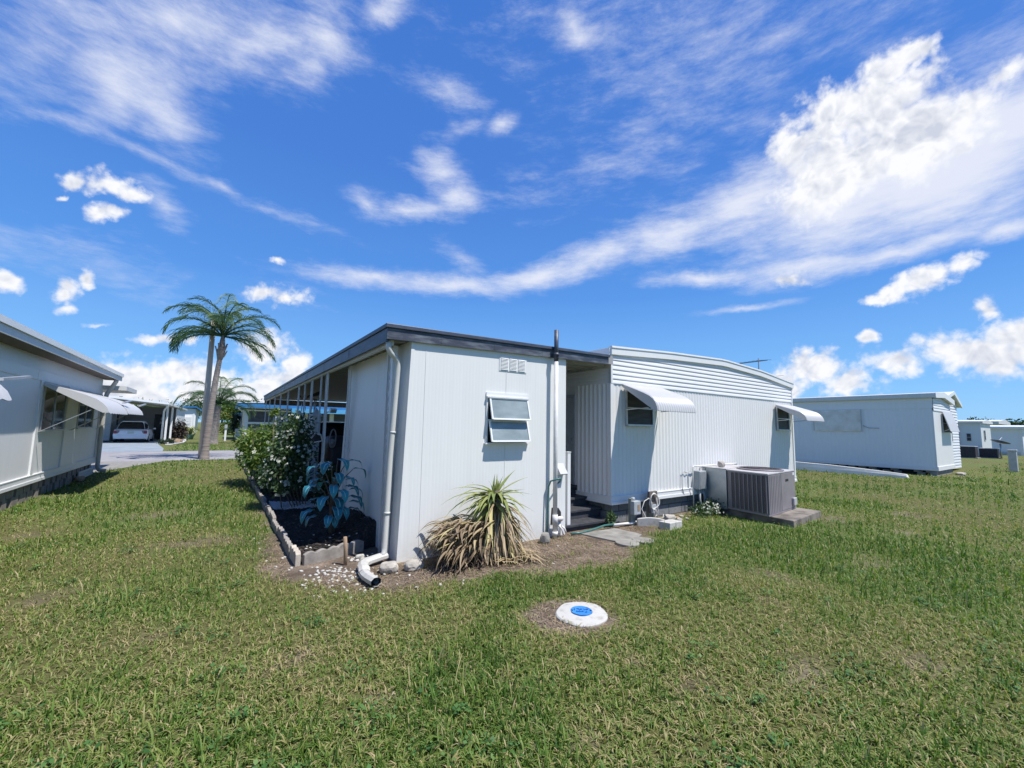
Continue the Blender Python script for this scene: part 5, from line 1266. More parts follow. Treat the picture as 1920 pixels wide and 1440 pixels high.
window(ln_, T, 12.25, 13.75, 1.37, 2.28, mt=M['glass'], rails=(), mull=(.5,))
window(ln_, T, 14.85, 16.35, 1.39, 2.28, mt=M['glass'], rails=(), mull=(.5,))
b = MB(); T.box(b, 13.85, 14.75, .0, .028, .506, 2.33); b.build('pilaster', M['trim'], ln_)
LP_ = [(0, 0), (.35, .20), (.62, .37), (.78, .50), (.89, .66), (.96, .82), (1, 1)]
awning(ln_, T, 12.08, 14.22, 2.30, 1.0, .56, .27, feet=.97, amp=.006, prof=LP_)
awning(ln_, T, 14.30, 16.80, 2.30, 1.0, .54, .27, feet=.97, amp=.006, prof=LP_)
awning(ln_, T, 4.6, 7.0, 2.30, 1.0, .50, .27, feet=.97, amp=.006, prof=LP_)
window(ln_, T, 4.8, 6.9, 1.37, 2.28, mt=M['glass'], rails=(), mull=(.5,))
for y in (7.02, 14.25, 16.83):
    b = MB(); b.bar((LX + .92, y, 2.02), (LX + .99, y + .55, 2.10), .05, .03); b.build('awning_bracket', M['alu'], ln_)
b = MB(); b.prism([(-2.60, 2.80), (-2.60, 2.99), (-4.9, 3.35), (-7.5, 3.0), (-7.5, 2.82)], 'y', .8, LY1 + .25); b.build('roof', M['oldtrim'], ln_)
b = MB(); b.box(-2.599, -2.575, .8, LY1 + .26, 2.775, 2.93); fa = b.build('fascia', M['oldtrim'], ln_)
b = MB(); b.box(-2.574, -2.545, .79, LY1 + .27, 2.90, 2.995); b.build('gutter', M['trim'], ln_)
b = MB(); b.box(LX + .002, -2.61, .8, LY1 + .2, 2.785, 2.799); b.build('soffit', M['wood'], ln_)
b = MB(); b.tube([(-2.63, 17.0, 2.80), (-2.64, 17.02, 2.72), (-2.83, 17.16, 2.36), (-2.86, 17.2, 2.2), (-2.87, 17.25, .22), (-2.83, 17.27, .12), (-2.68, 17.30, .09)], .055, 10); b.build('downspout', M['dirtytrim'], ln_)
b = MB()
for r in range(2):
    y = 1.0 + .2 * r
    while y < LY1 - .05:
        if (r, int(y * 7)) and random.random() > .10:
            d = random.uniform(-.012, .012); L_ = .39 if random.random() > .3 else .27
            b.box(LX - .16 + d, LX - .02 + d, y, min(y + L_ - .07, LY1), .0 + .175 * r, .172 + .172 * r)
        y += .40
b.build('block_skirting', M['blockbrown'], ln_)
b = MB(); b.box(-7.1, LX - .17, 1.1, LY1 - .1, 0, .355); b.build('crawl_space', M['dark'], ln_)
b = MB()
for z in (.02, .09, .16): T.box(b, 15.6, LY1 - .05, .0, .022, z, z + .062)
b.build('skirt_panel', M['oldtrim'], ln_)
b = MB(); b.box(-8.5, -2.45, LY1 + .28, 19.4, 2.50, 2.63); b.build('porch_roof', M['oldtrim'], ln_)
for y in (19.2,):
    b = MB(); b.box(-4.6, -4.5, y - .05, y + .05, .013, 2.5); b.build('porch_post', M['trim'], ln_)
rock('rock', (-2.86, 15.35, .07), (.10, .16, .09), M['stake'], 41, 'tan block leaning on the skirting of the left mobile home', 'rock')

# ---------------------------------------------------------------- home on the right
RX, RY = 23.2, 4.3
rh = thing('mobile_home', 'long grey white mobile home on block piers beyond the air conditioner', 'mobile home', (RX, RY, 0))
T = WEST(RX); TF = FRONT(RY)
b = MB(); b.box(RX + .02, 26.0, RY + .02, 19, .22, 3.0); b.build('body', M['rightw'], rh)
ribbed(T, RY + .03, 19, .34, 2.66, .16, .012, k=6).build('side_wall', M['rightw'], rh)
b = MB(); T.box(b, RY, 19, 0, .03, .20, .34); TF.box(b, RX - .031, 25.98, 0, .03, .205, .36); b.build('skirt_trim', M['trim'], rh)
b = MB(); T.box(b, RY, 19, 0, .02, 2.66, 3.06); b.build('frieze', M['rightw'], rh)
b = MB(); TF.box(b, RX - .02, 26.0, -.03, .0, .36, 2.56); b.build('end_wall', M['trim'], rh)
lapped(TF, RX - .02, 26.0, 2.56, lambda u: lerp(u, [(RX, 3.04), (24.5, 3.12), (26.1, 2.90)]), .11, .022, 10).build('gable_siding', M['lap'], rh)
rp = [(RX - .12, 3.06), (RX - .12, 3.25), (24.5, 3.34), (26.2, 3.10), (26.2, 2.90), (24.5, 3.13)]
b = MB(); b.prism(rp, 'y', RY - .10, 19.2); b.build('roof', M['oldtrim'], rh)
b = MB(); b.prism([(p[0], p[1] + (.006 if i in (1, 2, 3) else -.006)) for i, p in enumerate(rp)], 'y', RY - .14, RY - .101); b.build('rake_board', M['trim'], rh)
b = MB(); b.box(RX - .15, RX - .121, RY - .14, 19.2, 3.08, 3.24); b.build('gutter', M['oldtrim'], rh)
b = MB(); T.box(b, 6.60, 8.38, .02, .05, 1.69, 2.64)
for i in range(11): z = 1.70 + i * .084; b.add([T(6.6, .052, z + .075), T(8.38, .052, z + .075), T(8.38, .064, z), T(6.6, .064, z)], [(0, 1, 2, 3)])
b.build('shutter_awning', plain('cream_louvre', (.80, .77, .69), (.62, .57, .47), .5, 2.2), rh)
b = MB(); T.box(b, 6.585, 6.60, .03, .09, 1.69, 2.66); T.box(b, 8.38, 8.395, .03, .09, 1.69, 2.66); b.build('shutter_frame', M['alu'], rh)
b = MB(); b.tube([T(6.55, .03, 1.95), T(6.35, .03, 1.85), T(6.0, .03, 1.84)], .012, 6); b.build('wall_cable', M['greybox'], rh)
window(rh, FRONT(RY - .002), 24.45, 25.75, 1.72, 2.46, rails=(.5,))
awning(rh, FRONT(RY - .03), 24.35, 25.9, 2.56, .20, .80, .12, feet=.8, amp=.012, prof=[(0, 0), (.25, .22), (.5, .46), (.75, .72), (.92, .93), (1, 1)])
b = MB()
y = RY + .02
while y < 19:
    for r in range(2):
        if random.random() > .22: b.box(RX + .06, RX + .20, y + .1 * r, y + .1 * r + .24, .0 + r * .11, .108 + r * .11)
    y += .36
b.build('block_skirting', M['blockbrown'], rh)
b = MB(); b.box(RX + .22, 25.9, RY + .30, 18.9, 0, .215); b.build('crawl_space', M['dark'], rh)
b = MB(); b.prism([(RX + .02, .0), (25.95, .0), (25.93, .20), (RX + .06, .20)], 'y', RY + .05, RY + .25); b.build('end_skirting', M['concrete'], rh)
ad = thing('home_addition', 'taller lap sided addition with steep white gable behind the right mobile home', 'building', (27, 5.0, 0))
lapped(FRONT(4.6), 26.1, 29.1, .1, lambda u: lerp(u, [(26.0, 3.05), (28.06, 3.50), (29.1, 3.02)]), .13, .03, 8).build('gable_wall', M['lap'], ad)
b = MB(); b.prism([(26.06, .1), (29.09, .1), (29.09, 2.98), (28.06, 3.48), (26.06, 3.0)], 'y', 4.62, 12); b.build('wall', M['rightw'], ad)
b = MB(); b.prism([(28.06, 3.50), (28.06, 3.63), (29.45, 3.05), (29.45, 2.93)], 'y', 4.48, 12); b.prism([(25.6, 2.99), (28.059, 3.50), (28.059, 3.63), (25.6, 3.12)], 'y', 4.48, 12); b.build('roof', M['oldtrim'], ad)
for q in ([(28.06, 3.49), (28.06, 3.645), (29.47, 3.06), (29.47, 2.91)], [(25.6, 2.98), (28.059, 3.49), (28.059, 3.645), (25.6, 3.135)]):
    b = MB(); b.prism(q, 'y', 4.43, 4.479); b.build('rake_board', M['trim'], ad)
window(ad, FRONT(4.565), 26.9, 27.5, 1.35, 2.35)
cn = thing('long_panel', 'long cream tapered hull shaped panel lying on grass before right mobile home', 'panel', (20.6, 6.5, 0))
b = MB(); pr_ = []
for y, x, h in ((11.5, 20.30, .36), (9.5, 20.4, .36), (8.3, 20.45, .35), (7.0, 20.58, .31), (5.9, 20.70, .24), (5.1, 20.80, .18), (4.72, 20.85, .14), (4.68, 20.86, .08)):
    pr_.append([(x, y, .0), (x + .015, y, h * .5), (x + .05, y, h * .97), (x + .07, y, h), (x + .13, y, h), (x + .20, y, 0)])
b.grid(pr_, smooth=False); b.add(pr_[-1], [tuple(range(6))]); b.build('hull', M['canoe'], cn)
an = thing('tv_antenna', 'thin old television antenna on a mast above the mobile home roof', 'antenna', (23.7, 11.05, 3.2))
mx, my = 23.75, 11.05
b = MB(); b.tube([(mx, my, 3.2), (mx, my, 5.55)], .022, 8); b.build('mast', M['iron'], an)
b = MB(); ax = Vector((.9, -.42, 0)); o_ = Vector((mx, my, 5.42)); b.bar(o_ - ax * 2.1 - Vector((0, 0, .36)), o_ + ax * .55 + Vector((0, 0, .05)), .03, .03)
for k in range(9):
    t = -2.0 + k * .29; c = o_ + ax * t + Vector((0, 0, .16 * t)); L_ = .30 + .035 * k; e_ = Vector((.45, .85, .12)); b.bar(c - e_ * L_, c + e_ * L_, .014, .014)
b.build('upper_boom', M['iron'], an)
b = MB(); o_ = Vector((mx, my, 4.55)); b.bar(o_ - ax * .55, o_ + ax * .45, .03, .03)
for t, L_ in ((-.5, 1.0), (-.15, 1.2), (.35, 1.35)): c = o_ + ax * t; b.bar(c - Vector((-.75, -.6, 0)) * L_, c + Vector((.75, .6, .04)) * -L_ * .2, .014, .014); b.bar(c, c + Vector((.85, -.5, .1)) * L_ * .8, .014, .014)
b.build('lower_boom', M['iron'], an)

def plainhome(name, label, x0, x1, y0, y1, h, wall, roofm, over=.15, roof_t=.16, extra=None):
    t = thing(name, label, 'building', ((x0 + x1) / 2, y0, 0))
    b = MB(); b.box(x0, x1, y0, y1, .0, h); w = b.build('wall', wall, t)
    b = MB(); b.prism([(x0 - over, h + .001), (x0 - over, h + roof_t), ((x0 + x1) / 2, h + roof_t * 1.9), (x1 + over, h + roof_t), (x1 + over, h + .001)], 'y', y0 - over, y1 + over); b.build('roof', roofm, t)
    b = MB(); b.box(x0 - .02, x1 + .02, y0 - .02, y0 - .002, .02, .28); b.box(x0 - .02, x0 - .001, y0 - .019, y1, .021, .28); b.build('skirting', M['oldtrim'], t)
    return t
t = plainhome('far_home', 'pale home with small windows between the right addition and the low white home', 48, 52, 6.35, 9.5, 2.55, M['creamwall'], M['oldtrim'])
for y in (6.9, 7.9): window(t, WEST(47.998), y, y + .22, 1.2, 1.75)
window(t, FRONT(6.348), 49, 49.5, 1.3, 2.0)
b = MB(); WEST(47.999).box(b, 7.55, 7.75, 0, .12, 0, 2.5); b.build('corner_board', M['stake'], t)
t = plainhome('far_home', 'low white home with a plain shaded side wall at far right edge', 56, 62, 5.05, 7.35, 2.25, M['whitewall'], M['whitewall'], .3, .18)
window(t, FRONT(5.048), 57.5, 58.6, 1.1, 1.9)
b = MB(); WEST(55.998).box(b, 5.06, 5.25, 0, .05, 0, 2.2); b.build('corner_board', M['trim'], t)
t = plainhome('far_home', 'distant grey roofed home just visible above the pale far homes', 74, 82, 8.6, 11.5, 3.0, M['creamwall'], M['oldtrim'], .3, .3)
for (x, y, w_, h, lab) in ((44.2, 6.2, .95, .80, 'larger black boxy air conditioning unit behind the right mobile home'), (46.3, 5.42, .9, .66, 'smaller black boxy air conditioning unit beside the satellite dish')):
    t = thing('condenser_unit', lab, 'air conditioner', (x, y, 0), 'dark condenser units at right')
    b = MB(); b.box(x, x + .9, y, y + w_, .06, h); b.build('cabinet', M['acdark'], t, bevel=.03)
    b = MB(); b.box(x - .02, x + .92, y - .02, y + w_ + .02, h + .002, h + .05); b.build('lid', M['greybox'], t, bevel=.02)
    b = MB(); b.box(x - .1, x + 1.0, y - .1, y + w_ + .1, 0, .055); b.build('base', M['concrete'], t)
    for i in range(7): u = y + .06 + i * (w_ - .14) / 6; b = MB(); b.box(x - .012, x - .001, u, u + .02, .12, h - .06); b.build('louvre_bar', M['iron'], t)
t = thing('satellite_dish', 'dark satellite dish tilted to the sky on a thin post', 'satellite dish', (46.5, 5.27, 0))
b = MB(); b.tube([(46.5, 5.27, 0), (46.5, 5.27, 1.05)], .05, 8); b.build('post', M['alu'], t)
b = MB(); rows = []; Rm = Euler((rad(14), rad(12), 0)).to_matrix()
for r in (0.0001, .14, .28, .40, .50): rows.append([Vector((46.5, 5.27, 1.12)) + Rm @ Vector((r * math.cos(a), r * math.sin(a), r * r * .32)) for a in [2 * PI * k / 28 for k in range(28)]])
b.grid(rows, smooth=True, closed=True); d_ = b.build('reflector', M['dish'], t)
b = MB(); b.tube([Vector((46.5, 5.27, 1.12)) + Rm @ Vector((-.48, 0, .08)), Vector((46.5, 5.27, 1.12)) + Rm @ Vector((0, 0, .42))], .02, 6); b.build('feed_arm', M['alu'], t)
t = thing('utility_post', 'short square grey utility pedestal standing alone on the far right lawn', 'post', (30.1, 3.07, 0))
b = MB(); b.box(29.95, 30.25, 2.94, 3.2, 0, .92); b.build('cabinet', M['greybox'], t, bevel=.02)
b = MB(); b.box(29.93, 30.27, 2.92, 3.22, .921, 1.0); b.build('cap', M['alu'], t, bevel=.015)
rock('rock', (9.95, 4.1, .02), (.16, .07, .04), M['stone'], 51, 'flat pale stone in the grass behind the air conditioner', 'rock')
rock('rock', (24.9, 3.95, .04), (.2, .15, .1), M['stone'], 52, 'pale stone at the end skirting of the right mobile home', 'rock')

# ---------------------------------------------------------------- cars
def car(name, label, X, Y, W, H, L, paint, facing=1, sc=1.0):
    """hatchback seen from behind; +y is its front"""
    t = thing(name, label, 'car', (X, Y, .013)); P = lambda x, y, z: (X + x, Y + facing * y, z + .013)
    hw = W / 2
    def ring(y, zb, zt, w0, w1, w2):
        return [P(-w0 * hw, y, zb), P(-w1 * hw, y, zb + (zt - zb) * .45), P(-w2 * hw, y, zt), P(-w2 * hw * .5, y, zt + .012), P(w2 * hw * .5, y, zt + .012), P(w2 * hw, y, zt), P(w1 * hw, y, zb + (zt - zb) * .45), P(w0 * hw, y, zb)]
    belt = H * .60
    st_ = [(.0, .34, belt * .55, .80, .84, .80), (.05, .24, belt * .80, .88, .94, .88), (.16, .20, belt * .97, .92, .99, .93), (.5, .20, belt, .94, 1.0, .93), (L * .35, .19, belt, .95, 1.0, .93), (L * .6, .19, belt * .97, .95, 1.0, .92), (L * .78, .20, belt * .90, .94, .99, .86), (L * .93, .22, belt * .78, .88, .93, .76), (L, .30, belt * .6, .75, .80, .66)]
    b = MB(); rows = [ring(*s) for s in st_]; b.grid(rows, smooth=True); b.add(rows[0], [tuple(range(8))]); b.add(rows[-1], [tuple(range(8))]); b.build('body', paint, t, bevel=.02)
    gh = [(.10, belt * .98, .80), (.30, belt + (H - belt) * .62, .70), (.52, H * .965, .63), (1.2, H * .99, .63), (L * .45, H * .975, .62), (L * .60, belt + (H - belt) * .62, .66), (L * .74, belt * .93, .74)]
    rows = [[P(-w * hw * 1.0 - .06 * (1 if 0 < i < 6 else 0) * 0, y, belt * .95), P(-w * hw, y, z), P(-w * hw * .5, y, z + .015), P(w * hw * .5, y, z + .015), P(w * hw, y, z), P(w * hw, y, belt * .95)] for i, (y, z, w) in enumerate(gh)]
    b = MB(); b.grid(rows, smooth=True); b.build('glasshouse', paint, t)
    def panel(nm, q, mt, off):
        b = MB(); b.add([Vector(P(*p)) + Vector(off) for p in q], [tuple(range(len(q)))]); return b.build(nm, mt, t)
    o2 = .012
    panel('rear_window', [(-.76 * hw, .115, belt * 1.0 + .02), (.76 * hw, .115, belt * 1.0 + .02), (.71 * hw, .22, belt + (H - belt) * .40), (.66 * hw, .315, belt + (H - belt) * .66), (.58 * hw, .44, belt + (H - belt) * .84), (-.58 * hw, .44, belt + (H - belt) * .84), (-.66 * hw, .315, belt + (H - belt) * .66), (-.71 * hw, .22, belt + (H - belt) * .40)], M['carglass'], (0, -facing * .03, .015))
    for s in (-1, 1):
        zt = lambda y: lerp(y, [(g_[0], g_[1]) for g_ in gh]); wd_ = lambda y: lerp(y, [(g_[0], g_[2]) for g_ in gh])
        for a, c in ((.50, L * .34), (L * .36, L * .60)):
            q = [(s * (wd_(y_) * hw), y_, z_) for y_, z_ in ((a, belt + .03), (c, belt + .03), (c, min(zt(c), H * .93) - .05), (a, min(zt(a), H * .93) - .04))]
            panel('side_window', q, M['carglass'], (s * .008, 0, 0))
        b = MB(); b.rbox(P(s * hw * .78, .055, belt * .80), (.30, .10, .20), (0, 0, -s * facing * .35)); tl = b.build('tail_light', M['lamp_red'], t, bevel=.03)
        b = MB(); b.rbox(P(s * hw * .70, -.0, belt * .81), (.10, .05, .09), (0, 0, -s * .35)); b.build('lens', M['frost'], tl, bevel=.015)
        b = MB(); b.rbox(P(s * (hw + .07), L * .62, belt + .05), (.17, .10, .12)); b.build('wing_mirror', paint, t, bevel=.03)
        for y in (.72, L - .78):
            c = P(s * (hw - .10), y, .315); b = MB(); rr = [(.0001, -.10), (.30, -.10), (.325, -.07), (.325, .07), (.30, .10), (.21, .105)]
            rows = [[(c[0] + s * z, c[1] + r * math.cos(a), c[2] + r * math.sin(a)) for a in [2 * PI * k / 24 for k in range(24)]] for r, z in rr]
            b.grid(rows, smooth=True, closed=True); wl = b.build('wheel', M['rubber'], t)
            b = MB(); rows = [[(c[0] + s * z, c[1] + r * math.cos(a), c[2] + r * math.sin(a)) for a in [2 * PI * k / 20 for k in range(20)]] for r, z in ((.21, .103), (.19, .085), (.06, .095), (.0001, .10))]
            b.grid(rows, smooth=True, closed=True); b.build('rim', M['alu'], wl)
    b = MB(); b.rbox(P(0, -.005, .36), (W * .90, .16, .22)); b.build('bumper', paint, t, bevel=.05)
    b = MB(); b.rbox(P(0, .012, belt * .78), (.32, .03, .16)); b.build('number_plate', M['plate'], t, bevel=.004)
    b = MB(); b.rbox(P(0, .40, H * .975), (W * .56, .22, .03), (facing * .05, 0, 0)); b.build('spoiler', paint, t, bevel=.01)
    return t
car('parked_car', 'white hatchback parked nose in under the carport across the road', -5.15, 40.0, 1.92, 1.52, 4.1, M['carwhite'])
car('parked_car', 'black car parked under the carport behind the white fence and shed', 3.0, 14.0, 1.80, 1.66, 4.3, M['carblack'])

# ---------------------------------------------------------------- homes across the road
fc_ = thing('carport_home', 'white home across the road with an open carport and gutter posts', 'house', (-6, 38.5, 0))
b = MB(); b.add([(-10, 38, 3.42), (-3.05, 38, 2.70), (-2.75, 40.5, 2.62), (-2.75, 53, 2.62), (-10, 53, 3.42), (-10, 38, 3.55), (-3.05, 38, 2.84), (-2.75, 40.5, 2.76), (-2.75, 53, 2.76), (-10, 53, 3.55)],
                [(0, 1, 2, 3, 4), (5, 6, 7, 8, 9), (0, 1, 6, 5), (1, 2, 7, 6), (2, 3, 8, 7), (3, 4, 9, 8), (4, 0, 5, 9)]); b.build('roof', M['trim'], fc_)
b = MB(); b.prism([(-10, 3.44), (-3.03, 2.72), (-3.03, 2.86), (-10, 3.58)], 'y', 37.94, 37.999); b.build('fascia', M['whitewall'], fc_)
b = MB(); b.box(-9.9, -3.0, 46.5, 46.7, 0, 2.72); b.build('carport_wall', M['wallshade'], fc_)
b = MB(); b.box(-4.55, -3.65, 46.44, 46.499, .05, 2.12); d = b.build('door', M['iron'], fc_)
b = MB(); b.box(-4.15, -3.85, 46.42, 46.439, 1.62, 1.86); b.build('notice', M['paper'], d)
b = MB(); b.box(-4.18, -3.92, 46.42, 46.439, 1.30, 1.52); b.build('notice', M['paper'], d)
b = MB(); b.box(-2.99, -2.9, 43.8, 52.8, 0, 2.62); b.build('side_wall', M['whitewall'], fc_)
b = MB(); b.box(-9.3, -6.45, 41.5, 46.4, .1, 2.75); b.build('house_wall', M['greybox'], fc_)
window(fc_, EAST(-6.44), 43.0, 44.0, 1.2, 2.1)
for x, y in ((-3.18, 39.4), (-3.06, 41.6)):
    b = MB(); b.box(x - .06, x + .06, y - .06, y + .06, 0, 2.62); b.build('post', M['trim'], fc_)
b = MB(); b.tube([(-3.10, 38.1, 2.70), (-3.12, 38.2, 2.55), (-3.30, 38.9, 2.40), (-3.34, 39.0, 2.2), (-3.34, 39.0, .05)], .06, 8); b.build('downspout', M['trim'], fc_)
bt = thing('clipped_bush', 'round nearly black bush beside the carport across the road', 'bush', (-2.75, 44.5, 0))
leaves('foliage', M['bronze'], bt, [(-2.68, 43.6, .95, .55, .6, .70), (-2.6, 43.6, .5, .55, .6, .5)], 1500, .16, 81, 1.8, .1, .6)
bt = thing('ornamental_grass', 'fountain of tan green palm like leaves next to the dark bush', 'plant', (-2.25, 47.5, 0))
V, F, A = [], [], []; g = random.Random(5)
for k in range(90):
    a = g.uniform(0, 2 * PI); L_ = g.uniform(.9, 1.5); e = g.uniform(.7, 1.4); pts = [Vector((-2.2, 47.5, .5))]
    for i in range(6): ee = e - .32 * i; pts.append(pts[-1] + Vector((math.cos(a) * math.cos(ee), math.sin(a) * math.cos(ee), math.sin(ee))) * L_ / 6)
    ribbon(V, F, A, pts, [.05, .06, .06, .05, .04, .03, .004], Vector((0, 0, 1)), g.random())
npmesh('leaves', np.array(V), np.array(F), M['yucca'], bt, {'v': A})
b = MB(); b.tube([(-2.2, 47.5, 0), (-2.2, 47.5, .55)], .12, 8); b.build('trunk', M['bark'], bt)
pt = thing('plant_pot', 'small dark green plant pot at the gravel edge across the road', 'pot', (-2.05, 46.6, 0))
b = MB(); b.lathe([(.20, 0), (.30, .42), (.32, .44), (.28, .44), (.26, .38)], (-2.05, 46.6, 0), 18); b.build('pot', M['hose'], pt)
leaves('foliage', M['darkleaf'], pt, [(-2.05, 46.6, .6, .25, .25, .2)], 120, .16, 83)
for k, (x, y, s) in enumerate(((-2.62, 39.6, .34), (-2.45, 40.4, .28), (-2.75, 38.6, .22), (-2.9, 37.4, .15))):
    rock('rock', (x, y, s * .35), (s, s * .8, s * .7), M['stake'] if k < 2 else M['stone'], 60 + k, ('large tan rock below the dark bush across the road', 'second tan rock behind the large one across the road', 'pale rock on the gravel border across the road', 'smallest pale rock at the driveway corner across the road')[k], 'rock')
lp = thing('low_plants', 'low dark green plants at the corner of the far driveway', 'plants', (-3.0, 37.5, 0))
leaves('foliage', M['darkleaf'], lp, [(-3.05, 37.6, .15, .4, .5, .16), (-2.8, 38.2, .15, .3, .4, .15)], 420, .14, 85)

ga = thing('white_outbuilding', 'white outbuilding with blue roof edge and shutter beyond the carport home', 'building', (-3.2, 70, 0))
b = MB(); b.box(-4.6, -2.8, 70, 76, 0, 3.25); b.build('wall', M['whitewall'], ga)
b = MB(); b.box(-2.799, -2.70, 70.0, 78, 0, 3.15); b.build('side_wall', M['whitewall'], ga)
b = MB(); b.prism([(-4.8, 3.26), (-4.8, 3.42), (-2.75, 3.56), (-2.05, 3.10), (-2.05, 2.92), (-2.75, 3.38)], 'y', 69.6, 78.3); b.build('roof', M['blueroof'], ga)
b = MB(); b.box(-4.4, -3.1, 69.93, 69.99, .1, 2.2)
for i in range(7): b.box(-4.38, -3.12, 69.90, 69.929, .14 + i * .29, .14 + i * .29 + .25)
b.build('shutter_door', M['trim'], ga)
b = MB(); b.box(-2.98, -2.82, 69.95, 69.998, 0, 3.2); b.build('corner_board', M['trim'], ga)

bh = thing('porch_home', 'white home with bright blue roof edge and dark screened porch windows', 'house', (5.5, 45, 0))
b = MB(); b.box(1.75, 16, 45.3, 52, 0, 2.75); b.build('wall', M['whitewall'], bh)
b = MB(); b.prism([(1.2, 2.92), (1.2, 3.30), (5.0, 3.42), (16.2, 3.42), (16.2, 2.95)], 'y', 44.4, 52.4); b.build('roof', M['blueroof'], bh)
b = MB(); b.prism([(1.19, 3.301), (1.19, 3.36), (5.0, 3.48), (16.2, 3.50), (16.2, 3.421), (5.0, 3.421)], 'y', 44.35, 52.4); b.build('roof_edge', M['whitewall'], bh)
b = MB(); b.box(1.3, 16.2, 44.45, 45.29, 2.86, 2.915); b.build('soffit', M['whitewall'], bh)
b = MB(); b.box(5.4, 16.0, 43.7, 44.39, 2.55, 2.95); b.build('blue_canopy', plain('pale_blue_canopy', (.10, .36, .60), (.08, .30, .52), .5, 2), bh)
for x0, x1 in ((2.1, 4.2), (4.6, 6.6), (7.0, 9.0), (9.4, 11.4)):
    window(bh, FRONT(45.29), x0, x1, 1.62, 2.62, mt=M['porchscreen'], fr=M['trim'], rails=(), f=.1)
    b = MB(); b.box(x0, x1, 45.25, 45.288, .55, 1.42); b.build('screen', M['porchscreen'], bh)
for y in (46.2, 48.2, 50.2): window(bh, WEST(1.748), y, y + 1.4, .8, 2.6, mt=M['porchscreen'], fr=M['trim'], rails=(.5,), f=.08)
b = MB(); b.tube([(1.25, 44.5, 2.9), (1.35, 44.6, 2.7), (1.7, 45.1, 2.55), (1.72, 45.15, .1)], .06, 8); b.build('downspout', M['trim'], bh)
b = MB(); b.box(1.25, 1.6, 47.5, 48.1, .0, .95); b.build('planter_box', M['trim'], bh)
g_ = thing('far_cottage', 'small green walled cottage half hidden at the end of the green strip', 'building', (2.4, 62, 0))
b = MB(); b.box(1.75, 6, 62, 68, 0, 2.5); b.build('wall', plain('green_wall', (.20, .30, .27), (.16, .25, .22), .6, 2), g_)
b = MB(); b.prism([(1.5, 2.5), (1.5, 2.64), (4, 3.0), (6.3, 2.6), (6.3, 2.5)], 'y', 61.7, 68.2); b.build('roof', M['blueroof'], g_)
window(g_, FRONT(61.998), 2.3, 3.2, 1.0, 2.0)
b = MB(); b.box(1.74, 1.76 + .12, 61.95, 61.999, 0, 2.5); b.build('corner_board', M['trim'], g_)

# ---------------------------------------------------------------- palms, pole, trees
def palm(name, label, base, pts, r0, r1, fronds, L, seed, lead=.30, boots=True):
    g = random.Random(seed); t = thing(name, label, 'palm tree', base)
    b = MB(); P_ = []; n = 36
    for i in range(n + 1):
        u = i / n * (len(pts) - 1); k = min(int(u), len(pts) - 2); P_.append(Vector(pts[k]).lerp(Vector(pts[k + 1]), u - k))
    b.tube(P_, [(r0 + (r1 - r0) * i / n) * (1.0 + (.05 if i % 2 else 0)) * (1.25 - .25 * min(1, i / 4)) for i in range(n + 1)], 12); b.build('trunk', M['trunk'], t)
    top = Vector(pts[-1])
    if boots:
        b = MB(); b.tube([top - Vector((.02, 0, .25)), top + Vector((0, 0, .05)), top + Vector((.02, 0, .45)), top + Vector((.03, 0, .9))], [r1 * 1.1, r1 * 1.9, r1 * 1.3, r1 * .7], 12)
        for k in range(9): a = k * 2.4; c = top + Vector((r1 * 1.4 * math.cos(a), r1 * 1.4 * math.sin(a), .02 + .04 * k)); b.bar(c - Vector((0, 0, .14)), c + Vector((.10 * math.cos(a), .10 * math.sin(a), .16)), .07, .04)
        b.build('crownshaft', M['trunk'], t)
    V, F, A = [], [], []; RV = MB()
    for an, el_, ln, bend in fronds:
        a, e, l = an + g.uniform(-.1, .1), el_ + g.uniform(-.06, .06), L * ln
        c = [top + Vector((.02, 0, .80 if boots else .1))]; n = 22
        for i in range(n):
            ee = e - bend * (i / n) ** 1.5; c.append(c[-1] + Vector((math.cos(a) * math.cos(ee), math.sin(a) * math.cos(ee), math.sin(ee))) * l / n)
        RV.tube(c, [.035 * (1 - .8 * i / n) for i in range(n + 1)], 5, False)
        for i in range(3, n + 1):
            for s in (-1, 1):
                for q in range(3):
                    if i == n and q: continue
                    p = c[i].lerp(c[i - 1], q / 3 + g.uniform(0, .3)); td = (c[i] - c[i - 1]).normalized(); sd = td.cross(Vector((0, 0, 1))).normalized() * s
                    u = i / n; l2 = lead * (2.2 if boots else 1.8) * (math.sin(PI * (u * .86 + .10)) ** .7) * g.uniform(.8, 1.15)
                    d0 = (td * .55 + sd * g.uniform(.5, .95) + Vector((0, 0, g.uniform(-.15, .5)))).normalized(); d1 = (d0 + Vector((0, 0, -g.uniform(1.0, 2.4)))).normalized()
                    pp_ = [p, p + d0 * l2 * .4, p + d0 * l2 * .4 + (d0 + d1) * l2 * .22, p + d0 * l2 * .62 + d1 * l2 * .55]
                    ribbon(V, F, A, pp_, [.007, .009, .008, .002], td, min(1, max(0, .35 + .5 * d0.z + g.uniform(-.25, .3))), .1)
    npmesh('fronds', np.array(V), np.array(F), M['frond'], t, {'v': A})
    RV.build('frond_rib', M['frond'], t)
    return t
